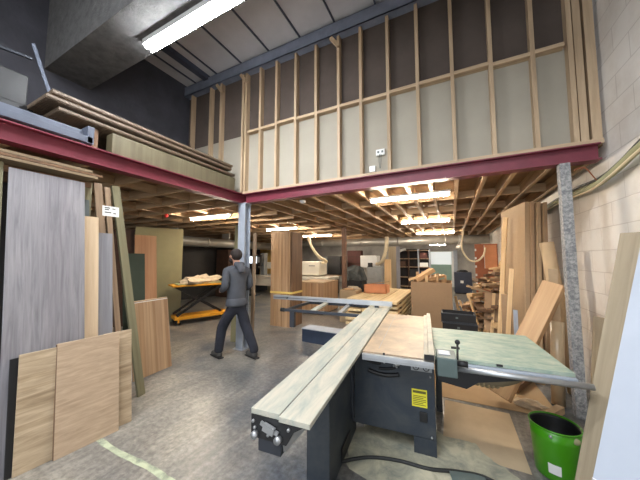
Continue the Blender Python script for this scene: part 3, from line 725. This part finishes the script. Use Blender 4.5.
# sawdust, hose, scrap card under the saw
def patch(name, pts, mat, z=.004, amp=.004, seed=1):
    rnd = random.Random(seed); m_ = MB()
    cx = sum(p[0] for p in pts)/len(pts); cy = sum(p[1] for p in pts)/len(pts)
    c = m_.bm.verts.new((cx, cy, z+amp)); prev = None; rings = []
    for f in (.35, .7, .9, 1.0):
        rings.append([m_.bm.verts.new((cx+(p[0]-cx)*f+rnd.uniform(-.012, .012), cy+(p[1]-cy)*f+rnd.uniform(-.012, .012), .001 if f == 1 else z+rnd.uniform(0, amp))) for p in pts])
    n = len(pts)
    for k in range(n): m_.bm.faces.new((c, rings[0][k], rings[0][(k+1) % n]))
    for a, b in zip(rings, rings[1:]):
        for k in range(n): m_.bm.faces.new((a[k], b[k], b[(k+1) % n], a[(k+1) % n]))
    return m_.obj(name, mat, None, True)
def ell(cx, cy, rx, ry, n=40, seed=0, j=.12):
    r = random.Random(seed); return [(cx+rx*cos(2*pi*k/n)*(1+r.uniform(-j, j)), cy+ry*sin(2*pi*k/n)*(1+r.uniform(-j, j))) for k in range(n)]
o = patch('sawdust', ell(-.25, 2.35, .62, .5, 48, 2), 'sawdust', .006, .006); o['kind'] = 'stuff'; tag(o, 'pale sawdust spread on the floor below the saw cabinet', 'sawdust')
tag(MB().tube([(-.95, 1.9, .02), (-.845, 2.02, .02), (-.72, 2.13, .02), (-.6, 2.2, .02), (-.42, 2.25, .02), (-.2, 2.27, .02), (.0, 2.34, .02), (.2, 2.36, .02), (.5, 2.2, .02)], .013, 8, 8).obj('black_cable', 'rubber', None, True), 'black cable curving over the sawdust below the saw', 'cable')
board('scrap_card', (.01, 2.05, .012), (.24, 2.12, .012), (.08, 2.36, .028), .004, 'saw_grey', 'pale green scrap card lying on the black cable below the saw', 'card')
for i, (a, b, c, mt, lb_) in enumerate([
        ((-.12, 2.58, .004), (.49, 2.58, .004), (-.12, 3.45, .004), 'card_floor', 'flat brown fibreboard sheet on the floor behind the saw, before the other sheet'),
        ((-.3, 3.5, .006), (.95, 3.55, .006), (-.3, 4.6, .006), 'card', 'flat brown fibreboard sheet on the floor farther under the green extension table')]):
    board('fibreboard_sheet', a, b, c, .004, mt, lb_, 'sheet', 'flat fibreboard sheets')

# ------------------------------------------------------------------ green bucket
bk = thing('metal_bucket', 'lime green metal drum bucket standing by the pale leaning boards', 'bucket', (.665, 2.69, 0))
MB().lathe([(0, .003), (.128, .003), (.132, .01), (.15, .28), (.153, .30), (.15, .305), (.156, .36), (.151, .36), (.146, .30), (.127, .012), (0, .012)], n=40).obj('drum', 'green_tin', bk, True)
MB().lathe([(.1555, .352), (.160, .356), (.160, .364), (.1545, .367), (.150, .362)], n=40).obj('rim', 'green_tin', bk, True)
MB().lathe([(0, .06), (.12, .055), (.148, .34), (.1505, .355), (.149, .355), (.146, .34), (.12, .05), (0, .05)], n=40).obj('liner', 'black', bk, True)
MB().ball((-.06, -.138, .325), .012, n=10).obj('handle_lug', 'alu', bk, True)
MB().ball((.085, -.13, .325), .025, (1, .3, .9), 12).obj('stamp', 'pvc', bk, True)
lbm = MB()
for k in range(6):
    a = R(236+k*5); a2 = R(236+k*5+5)
    v = [lbm.bm.verts.new((r*cos(t), r*sin(t), z)) for (t, r, z) in ((a, .1375, .06), (a2, .1375, .06), (a2, .1425, .13), (a, .1425, .13))]
    lbm.bm.faces.new(v)
lbm.obj('paper_label', 'white', bk)

# ------------------------------------------------------------------ near boards on the right
board('limed_plank', (.596, 2.264, 0), (.693, 2.163, 0), (1.155, 2.798, 1.815), .03, 'beige_board', 'pale beige plank leaning beside the white sheet', 'board')
wsh = board('white_sheet', (.347, 1.536, 0), (.756, 1.133, 0), (1.049, 2.248, 1.9), .02, 'white_lam', 'large white laminated sheet at the right edge', 'board')
MB().box(0, .7, -.002, 0, .66, .665).obj('score_line', 'white', wsh)

# ------------------------------------------------------------------ right side stacks
for i, (x, y) in enumerate([(0, 0), (.0, .0)][:1]):
    pass
SG = 'tall brown boards on end by the right wall'
lab = ['front', 'second', 'third', 'fourth', 'rearmost']
for i in range(5):
    x0 = .80+.0*i
    A = (.70+.075*i, 5.10-.04*i, 0); B = (.93+.075*i, 4.92-.04*i, 0)
# tall stack: wide face left, edges facing the camera
m_ = None
for i in range(4):
    ox = i*.075
    board('tall_panel', (.77+ox, 5.95, 0), (.94+ox, 4.98-.03*i, 0), (.87+ox*.9, 5.97, 2.5-.015*i), .06 if i == 0 else .045, ['mdf_pale', 'mdf', 'mdf_pale', 'mdf'][i],
          'tall brown panel, %s of the stack by the right wall' % ['widest and leftmost', 'second', 'third', 'last and nearest the wall'][i], 'board', SG)
board('thin_upright', (.615, 5.35, 0), (.675, 5.33, 0), (.81, 5.38, 2.33), .05, 'pine', 'tall narrow batten leaning left of the tall panel stack', 'timber', keepz=True)
board('pointed_offcut', (.66, 4.93, 0), (.72, 4.92, 0), (.80, 5.0, 1.47), .018, 'pine', 'slim pale board leaning in front of the tall panels', 'offcut', keepz=True)
stick('grey_tube', (.80, 4.75, 0), (.825, 4.85, .86), .05, .05, 'blue_steel', 'short grey-blue tube standing before the tall panels', 'tube')
stick('square_offcut', (.72, 5.1, 0), (.74, 5.15, 1.05), .08, .04, 'mdf', 'short brown board between the pointed offcut and the narrow batten', 'offcut')
board('short_block', (.86, 4.45, 0), (1.02, 4.4, 0), (.87, 4.5, .75), .05, 'mdf_pale', 'short pale block leaning behind the sloping beam', 'offcut')
stick('sloping_beam', (.43, 3.60, .10), (1.08, 4.06, 1.31), .2, .13, 'larch', 'thick orange timber beam sloping up from the floor towards the concrete column', 'beam timber', up=(.5,.85,0))
stick('lying_beam', (.62, 3.98, .06), (.98, 4.6, .10), .1, .08, 'darkwood', 'brown timber lying on the floor below the extension table', 'beam timber')
stick('lying_beam', (.70, 3.35, .035), (.98, 3.72, .035), .07, .07, 'mdf_pale', 'pale batten lying by the foot of the concrete column', 'timber')
cr = thing('cardboard_tube', 'thick pale cardboard tube leaning behind the sloping beam', 'tube')
MB().cyl((1.27, 4.25, 0.02), (1.12, 4.40, 1.83), .075, n=20).obj('tube', 'card', cr, True)
MB().cyl((1.121, 4.399, 1.82), (1.1198, 4.4, 1.833), .06, n=20).obj('bore', 'black', cr)
wr = thing('plastic_roll', 'roll of clear wrap standing behind the extension table corner', 'roll', (1.0, 3.86, 0))
MB().cyl((0, 0, 0.02), (.06, 0.1, .90), .062, n=20).obj('film', plain('stretch_film', srgb(176,152,120), .3, var=.1), wr, True)
MB().cyl((.059, .099, .885), (.0605, .101, .905), .04, n=14).obj('core', 'card', wr, True)
board('upright_board', (1.02, 4.02, 0), (1.10, 3.99, 0), (1.02, 4.05, 1.5), .02, 'mdf_pale', 'slim board standing just left of the concrete column', 'board')
board('wall_plank', (1.30, 4.0, 0), (1.36, 3.90, 0), (1.38, 4.10, .98), .02, 'beige_board', 'short grey-beige plank against the wall right of the concrete column', 'board')
blob('crumpled_film', (.72, 3.72, .002), .12, (1.3, .9, .5), plain and 'paper', 8, 'crumpled clear film among the timbers below the extension table', 'film', .2)
# cable run on the wall
for i, (dx, dz, r, mt, lbl, nm) in enumerate([
        (-.07, .0, .035, 'pvc', 'thick olive cable sleeve sagging along the right wall', 'cable_sleeve'),
        (-.035, .075, .014, 'black', 'thin black cable above the olive sleeve on the right wall', 'wall_cable'),
        (-.10, -.04, .011, 'hosewhite', 'thin yellow cable below the olive sleeve on the right wall', 'wall_cable')]):
    pts = [(XR+dx, 8.5, 2.5+dz), (XR+dx, 6.5, 2.42+dz), (XR+dx, 5.2, 2.45+dz), (XR+dx, 4.5, 2.45+dz*1.1), (XR+dx, 3.9, 2.42+dz), (XR+dx, 3.5, 2.46+dz), (XR+dx, 3.0, 2.56+dz*1.2), (XR+dx, 2.2, 2.66+dz)]
    tag(MB().tube(pts, r, 10, 6).obj(nm, mt, None, True), lbl, 'cable')
tag(MB().tube([(1.22, 3.72, 2.58), (1.32, 3.76, 2.6), (1.40, 3.8, 2.5), (1.44, 3.85, 2.47)], .006, 6, 6).obj('red_wire', 'rust', None, True), 'thin red wires dropping beside the top of the concrete column', 'wire')
# sockets and detector
for (x, z, lbl, w_) in ((-.895, 3.2, 'white double socket on the stud wall with hanging wires', .13), (-1.02, 2.965, 'plain white wall plate low on the stud wall', .09)):
    t = thing('wall_socket', lbl, 'socket', (x, YB+.05, z))
    MB().box(-w_/2, w_/2, -.035, 0, -.045, .045, .004).obj('box', 'white', t)
    if w_ > .1:
        for sx in (-.03, .03): MB().box(sx-.014, sx+.014, -.038, -.035, -.012, .02).obj('rocker', 'greysheet', t)
        MB().tube([(-.01, -.037, -.03), (-.02, -.04, -.13), (-.005, -.04, -.25), (.01, -.04, -.13), (.01, -.037, -.03)], .004, 6, 5).obj('wires', 'greysheet', t, True)
sd = thing('smoke_detector', 'round white smoke detector under the joists behind the maroon beam', 'detector', (-2.35, 4.0, 2.66))
MB().lathe([(0, -.045), (.035, -.045), (.05, -.03), (.055, -.01), (.055, 0), (0, 0)], n=24).obj('cover', 'white', sd, True)
tag(MB().ball((-5.9, 3.8, 2.618), .045, (1,1,1.1), 12).obj('alarm_beacon', 'red', None, True), 'small red beacon under the left deck', 'beacon')

# ------------------------------------------------------------------ plank stack, box of offcuts, trays
PG = 'planks in the sawn stack'
pm = MB().box(0, .36, 0, 2.5, 0, .05, .004).obj('sawn_plank', 'pine_x'); pm.location = (-2.12, 5.55, .70)
tag(pm, 'top plank of the sawn stack, on the side of the brown post', 'plank', PG)
for i, (x, y, z, l) in enumerate([(-1.74, 5.48, .70, 'top plank in the middle of the sawn stack'), (-1.36, 5.42, .70, 'top plank of the sawn stack, against the chipboard box')]):
    c = dup(pm, (x, y, z)); c['label'] = l
lev = ['second', 'third', 'fourth', 'fifth', 'sixth', 'seventh']
for k in range(6):
    for j, x in enumerate((-2.12, -1.74, -1.36)):
        c = dup(pm, (x+random.uniform(-.02, .02)*0, 5.5+random.uniform(-.06, .06), .70-.1*(k+1)))
        c['label'] = '%s plank down in the sawn stack, %s' % (lev[k], ['on the brown post side', 'in the middle', 'on the chipboard box side'][j])
    
for k in range(7):
    for y in (5.9, 7.6):
        s = MB().box(-2.12, -1.0, y, y+.05, .651-.1*k if k < 6 else 0, .699-.1*k).obj('stack_sticker', 'darkwood')
        tag(s, 'thin spacer stick between planks of the sawn stack', 'stick', 'spacer sticks')
s = None
bo = thing('offcut_box', 'big plain chipboard box full of wood offcuts', 'box', (-.88, 6.55, 0))
MB().box(0, .87, 0, .02, 0, 1.08).obj('side_panel', 'mdf', bo); MB().box(0, .87, .85, .87, 0, 1.08).obj('side_panel', 'mdf', bo)
MB().box(0, .02, .02, .85, 0, 1.08).obj('side_panel', 'mdf', bo); MB().box(.85, .87, .02, .85, 0, 1.08).obj('side_panel', 'mdf', bo)
MB().box(.02, .85, .02, .85, 0, .5).obj('base', 'mdf', bo)
rnd = random.Random(4)
OG = 'offcuts in the chipboard box'
for k in range(24):
    x = -.82+.118*(k % 6)+rnd.uniform(.02, .06); y = 6.63+.17*(k//6)+rnd.uniform(0, .05)
    dx, dy = rnd.uniform(-.03, .04), rnd.uniform(-.03, .03)
    stick('wood_offcut', (x, y, .502), (x+dx, y+dy, .5+rnd.uniform(.5, .82)), rnd.uniform(.03, .07), rnd.uniform(.02, .04), rnd.choice(['pine', 'mdf_pale', 'larch', 'pine']), 'pale wood offcut standing in the chipboard box', 'offcut', OG)
for i, (p, q, w_, h_, l) in enumerate([((-.80, 6.72, 1.10), (-.42, 6.9, 1.36), .26, .09, 'broad orange offcut sticking up at the left of the chipboard box'), ((-.55, 6.75, 1.13), (-.25, 7.05, 1.22), .28, .06, 'orange offcut lying over the middle of the chipboard box'), ((-.95, 6.7, 1.11), (-.62, 6.75, 1.22), .06, .05, 'white-ended stick poking out of the left of the chipboard box')]):
    stick('wood_offcut', p, q, w_, h_, 'larch' if i < 2 else 'pine', l, 'offcut', OG)
tag(MB().box(-.14, .34, 5.26, 5.6, 0, .34, .01).obj('support_carton', 'card'), 'plain carton under the two black crates', 'carton')
for i, z in enumerate((.341, .501)):
    t = thing('black_crate', 'long black crate behind the extension table, %s one' % ['lower' if i == 0 else 'upper'][0], 'crate', (-.2+.02*(1-i), 5.25-.03*(1-i), z), 0, 'black crates')
    m_ = MB().box(0, .54, 0, .02, 0, .158).box(0, .54, .33, .35, 0, .158).box(0, .02, .02, .33, 0, .158).box(.52, .54, .02, .33, 0, .158).box(.02, .52, .02, .33, 0, .02)
    m_.obj('shell', 'black', t)
    MB().box(-.004, .544, -.008, 0, .14, .158).obj('rim', 'charcoal', t); MB().box(-.004, .544, -.008, 0, .0, .015).obj('bottom_rim', 'charcoal', t)
    MB().box(.23, .27, -.004, 0, .07, .1).obj('hand_slot', 'greysheet', t)
# cartons on the plank stack
t = thing('open_carton', 'open brown carton tray on the sawn plank stack', 'carton', (-2.05, 6.6, .751))
MB().box(0, .58, 0, .02, 0, .2).box(0, .58, .38, .4, 0, .2).box(0, .02, 0, .4, 0, .2).box(.56, .58, 0, .4, 0, .2).box(0, .58, 0, .4, 0, .01).obj('tray', 'rust2', t)
MB().bar((.02, .42, .19), (.56, .42, .27), .1, .012).obj('flap', 'card', t)
tag(MB().box(-2.62, -2.16, 6.35, 6.8, 0, .82, .01).obj('low_carton', 'card'), 'plain carton standing left of the sawn plank stack', 'carton')
stick('loose_offcut', (-2.5, 6.4, .84), (-2.2, 6.75, .84), .1, .03, 'larch', 'orange offcut lying on the plain carton', 'offcut')
blob('rag', (-2.35, 6.62, .835), .12, (1.4, .8, .6), 'paper', 21, 'pale rag on the plain carton', 'rag', .2)

# ------------------------------------------------------------------ heap of offcuts by the right wall
HG = 'timber offcuts heaped by the right wall'
rnd = random.Random(9)
def seg_gap(a, b, c, d):
    u = b-a; v = d-c; w = a-c
    A = u.dot(u); B = u.dot(v); C = v.dot(v); D = u.dot(w); E = v.dot(w); den = A*C-B*B
    t = 0 if den < 1e-9 else max(0, min(1, (B*E-C*D)/den))
    q = max(0, min(1, (B*t+E)/C)); t = max(0, min(1, (B*q-D)/A))
    return (a+u*t-c-v*q).length
placed = []
def settle(x, y, an, ln, w_, h_, z0, zmax, tilt):
    # let a stick down until it rests on the floor or on the pile
    d = Vector((sin(an), -cos(an), tilt)).normalized()*ln
    z = z0
    while z < zmax:
        p = Vector((x, y, z+max(0, -d.z))); q = p+d
        r = (w_+h_)/4
        if all(seg_gap(p, q, c, e) > r+r2 for c, e, r2 in placed): return p, q, r
        z += .02
    return None
n_ = 0
for k in range(1200):
    if n_ >= 150: break
    x = rnd.uniform(.2, 1.34); y = rnd.uniform(6.4, 8.1)
    hmax = .12+1.6*max(0, min(1, (x-.1)/.85))
    w_, h_ = rnd.uniform(.06, .16), rnd.uniform(.03, .07); ln = rnd.uniform(.3, .8); an = rnd.gauss(0, .5)
    if not (.14 < x+sin(an)*ln < 1.4): continue
    r = settle(x, y, an, ln, w_, h_, h_*.6, hmax, rnd.gauss(0, .16))
    if not r: continue
    placed.append(r); n_ += 1
    stick('timber_offcut', r[0], r[1], w_, h_, rnd.choice(['pine', 'pine', 'mdf_pale', 'darkwood', 'larch', 'brown_oak', 'darkwood']), 'timber offcut in the heap before the orange boards', 'offcut', HG)
for i, (p, q) in enumerate([((.18, 6.9, 0), (.05, 7.0, .75)), ((.42, 6.5, 0), (.12, 6.6, .72)), ((.5, 6.3, .02), (.3, 6.4, .85)), ((.62, 6.0, 0), (.72, 6.15, .95))]):
    stick('timber_offcut', p, q, .05, .035, 'pine', 'pale stick leaning out of the heap, %s' % ['next to the chipboard box', 'steeply crossing the front', 'second behind the crossing one', 'beside the narrow batten'][i], 'offcut', HG)
board('heap_panel', (.5, 6.1, 0), (.72, 6.0, 0), (.62, 6.25, .95), .02, 'mdf', 'brown board leaning on the offcut heap', 'board')

# ------------------------------------------------------------------ background
bd = thing('wall_cupboard', 'terracotta tall board at the back right corner', 'board', (.76, 10.95, 0))
MB().box(0, .7, .1, .13, .2, 2.15).box(.0, .05, .1, .13, 0, .2).box(.65, .7, .1, .13, 0, .2).obj('panel', 'rust', bd)
m_ = MB()
for k in range(5): m_.box(.0, .05, .08, .1, .7+k*.3, .78+k*.3)
m_.obj('hinges', 'white', bd)
t = thing('hanging_panel', 'orange board hung in front of the terracotta board', 'board', (1.05, 10.9, 1.28))
MB().box(0, .36, 0, .03, 0, .82, .004).obj('panel', 'rust2', t); MB().box(-.012, .0, -.005, .03, 0, .82).obj('edge', 'white', t)
tag(MB().tube([(.42, 10.6, 2.668), (.33, 10.5, 2.1), (.4, 10.5, 1.8), (.57, 10.5, 1.56), (.8, 10.5, 1.55), (.98, 10.5, 1.75), (1.05, 10.6, 2.0)], .028, 8, 6).obj('looped_hose', 'hosewhite', None, True), 'cream hose looping down before the terracotta board', 'hose')
structure(MB().box(-1.2, .1, 16.96, 17.0, 0, 2.06).obj('door_1', 'white'))
ln_ = MB().box(-1.1, -.02, 16.93, 16.96, 1.3, 2.0).obj('window_1', 'glass_lit'); structure(ln_)
structure(MB().box(-1.1, -.02, 16.93, 16.96, .2, 1.28).obj('trim_12', 'teal'))
structure(MB().box(.1, .3, 16.8, 17, 0, 2.1).obj('trim_13', 'blue_steel'))
bm_ = thing('tool_cabinet', 'dark blue machine cabinet at the back near the terracotta board', 'machine', (.08, 13.8, 0))
MB().box(0, .72, 0, .6, .06, 1.0, .02).obj('body', 'bluebox', bm_); MB().box(.25, .38, -.01, 0, .5, .62).obj('label', 'white', bm_)
MB().box(.03, .69, .03, .57, 0, .06).obj('plinth', 'black', bm_); MB().ball((.35, .3, 1.02), .16, (1.6, 1, .6), 10).obj('lump', 'black', bm_)
sv = thing('shelving_unit', 'dark open shelving at the back left of the lit door', 'shelves', (-2.75, 15, 0))
for x in (0, .6, 1.12, 1.68): MB().box(x, x+.05, 0, .4, 0, 2.15).obj('upright', 'blue_steel' if x > .9 else 'dkbrown', sv)
for z in (.1, .6, 1.15, 1.6, 2.05): MB().box(.05, 1.68, .01, .39, z, z+.04).obj('shelf', 'brown_oak', sv)
MB().box(0, 1.73, .4, .42, 0, 2.15).obj('back_panel', 'dark', sv)
for i, (x0, x1, z0, h_, mt, l) in enumerate([(.68, 1.05, .64, .4, 'black', 'black crate on the lower middle shelf'), (1.2, 1.6, .64, .35, 'bluebox', 'dark blue crate on the lower right shelf'), (1.2, 1.62, 1.19, .22, 'white', 'white carton on the shelf beside the lit door'), (1.2, 1.6, 1.64, .3, 'maroonbox', 'dark red carton on the high shelf beside the lit door'), (.1, .5, 1.19, .3, 'dkbrown', 'brown carton on the left shelf')]):
    tag(MB().box(-2.75+x0, -2.75+x1, 15.05, 15.35, z0+.0005, z0+h_, .01).obj('storage_box', mt), l + ' of the shelving unit', 'box')
wp = thing('extractor_pipe', 'white bent extractor pipe before the dark shelving', 'pipe', (-2.55, 14.4, 0))
MB().tube([(0, 0, 1.3), (0, 0, 1.85), (.05, 0, 2.0), (.25, 0, 2.1), (.4, 0, 2.12)], .07, 12, 6).obj('pipe', 'white', wp, True)
MB().cyl((0, 0, 0), (0, 0, 1.3), .04, n=12).obj('stand', 'blue_steel', wp, True)
for i, (x0, x1, y, z1, mt, l) in enumerate([(-2.26, -1.95, 10.6, 2.1, 'beige_board', 'tall pale board standing behind the plank stack'), (-1.94, -1.8, 10.5, 2.1, 'grey_strip', 'tall grey narrow board beside the tall pale board behind the plank stack'), (-2.36, -2.1, 10.3, 1.6, 'pine', 'shorter pine board in front of the tall pale board')]):
    board('upright_board', (x0, y, 0), (x1, y, 0), (x0, y+.06, z1), .03, mt, l, 'board')
t = thing('bandsaw', 'white cased machine with grey lower box behind the plank stack', 'machine', (-3.55, 11, 0))
MB().box(0, .74, 0, .5, 1.25, 1.76, .02).obj('upper_case', 'white', t); MB().box(.3, .9, -.02, .5, .5, 1.3, .02).obj('lower_case', 'plate', t)
MB().box(.35, .85, 0, .48, 0, .5).obj('stand', 'dkbrown', t); MB().box(.35, .55, -.06, -.02, 1.27, 1.45).obj('control_box', 'black', t)
tag(MB().tube([(-2.17, 10.0, 2.45), (-2.2, 10, 2.05), (-2.27, 10.05, 1.8), (-2.4, 10.2, 1.55), (-2.62, 10.6, 1.42), (-2.8, 10.9, 1.4)], .07, 10, 6).obj('cream_hose', 'hosewhite', None, True), 'cream hose curving down to the white cased machine', 'hose')
t = thing('dust_collector', 'dark machine with grey cloth bag beside the brown post', 'machine', (-3.2, 9.3, 0))
MB().box(-.35, .35, -.3, .3, .1, .85, .03).obj('body', 'black', t); MB().box(-.3, .3, -.25, .25, 0, .1).obj('feet', 'charcoal', t)
bb = blob('bag', (0, 0, .84), .42, (.95, .8, 1.25), 'bag', 14, 'x', 'x', .14); bb.parent = t; del bb['label']; del bb['category']
t = thing('shelf_case', 'dark red case on the back wall', 'cabinet', (-4.95, 13.1, 0))
MB().box(0, .75, 0, .4, 0, 2.05, .01).obj('body', 'maroonbox', t)
for z in (1.35, 1.7): MB().box(.02, .73, -.01, 0, z, z+.04).obj('shelf_edge', 'dkbrown', t)
t = thing('black_machine', 'black boxy machine with blue-grey panel on a bench', 'machine', (-5.86, 11.7, .851))
MB().box(.4, 1.08, 0, .6, .01, .9, .02).obj('body', 'black', t); MB().box(0, .4, .05, .55, .01, .85, .02).obj('panel', 'greysheet', t)
for z in (.15, .5): MB().box(.2, .32, .03, .05, z, z+.28).obj('gauge', 'plate', t)
t = thing('workbench', 'brown workbench carrying the black machine', 'bench', (-5.98, 11.6, 0))
MB().box(0, 1.25, -.1, .8, .8, .85).obj('top', 'brown_oak', t)
for x in (.05, 1.15):
    for y in (-.05, .7): MB().box(x-.03, x+.03, y-.03, y+.03, 0, .8).obj('leg', 'dkbrown', t)
# CNC router
t = thing('router_machine', 'long cream router machine behind the timber bundle', 'machine', (-8.9, 10, 0))
MB().box(0, 4.1, 0, 1.1, .35, .72, .03).obj('bed', 'cream', t)
MB().box(.2, 4.3, -.06, 1.16, .72, .84, .02).obj('table', 'cream', t)
MB().box(2.75, 3.8, .1, .9, .9, 1.5, .03).obj('gantry_cover', 'cream', t)
MB().box(.3, 1.6, .3, .8, 1.15, 1.45, .03).obj('gantry', 'cream', t)
MB().box(.6, .85, .1, .35, .84, 1.9, .02).obj('tower', 'plate', t)
MB().box(3.3, 3.6, .095, .1, 1.3, 1.33).obj('nameplate', 'greysheet', t)
for x in (.2, 1.3, 2.6, 3.8): MB().box(x-.08, x+.08, .1, 1.1, 0, .35).obj('foot', 'charcoal', t)
for i, (P, r) in enumerate([([(-7.05, 9.4, 2.62), (-6.75, 9.4, 2.6), (-6.78, 9.4, 2.3), (-6.7, 9.6, 1.95), (-6.9, 9.9, 1.5)], .06), ([(-5.3, 9.5, 2.62), (-5.3, 9.5, 2.5), (-5.15, 9.6, 2.05), (-4.95, 9.8, 1.7), (-4.85, 10.3, 1.5), (-5.1, 10.4, 1.45)], .06)]):
    tag(MB().tube(P, r, 10, 6).obj('extraction_hose', 'hosewhite', None, True), ['cream extraction hose hanging left of the timber bundle', 'cream extraction hose hanging right of the timber bundle'][i], 'hose', 'extraction hoses')
t = thing('control_monitor', 'control screen on a stand right of the steel column', 'monitor', (-7.95, 9.2, 0))
MB().box(-.36, .4, 0, .12, 1.28, 1.8, .02).obj('case', 'black', t); MB().box(-.24, .2, -.006, 0, 1.42, 1.72).obj('screen', 'screen', t)
MB().box(.24, .36, -.006, 0, 1.45, 1.7).obj('keypad', 'plate', t); MB().box(-.04, .04, .03, .1, .05, 1.3).obj('stand', 'charcoal', t); MB().box(-.25, .25, -.15, .25, 0, .05).obj('foot', 'charcoal', t)
tag(MB().box(-10.7, -9.2, 13, 13.05, 0, 2.2).obj('yellow_sheet', 'ply'), 'yellow plywood sheet standing behind the cream router', 'board')
tag(MB().box(-9.1, -8.7, 12.9, 13.0, 0, 2.3).obj('dark_sheet', 'dark'), 'dark sheet standing beside the yellow plywood', 'board')

# ------------------------------------------------------------------ camera, world, view
cam = bpy.data.cameras.new('camera'); cam.sensor_width = 36; cam.lens = 262*36/640; cam.clip_start = .05
co = bpy.data.objects.new('camera', cam); COL.objects.link(co)
co.location = (0, 0, 1.62); co.rotation_euler = (R(94.1), 0, R(26.6)); S.camera = co
W = bpy.data.worlds.new('world'); S.world = W; W.use_nodes = True
bg = W.node_tree.nodes['Background']; bg.inputs[0].default_value = (.7, .82, 1, 1); bg.inputs[1].default_value = .6
S.view_settings.view_transform = 'Standard'; S.view_settings.look = 'None'; S.view_settings.gamma = 1
S.view_settings.use_curve_mapping = False; S.view_settings.exposure = .45
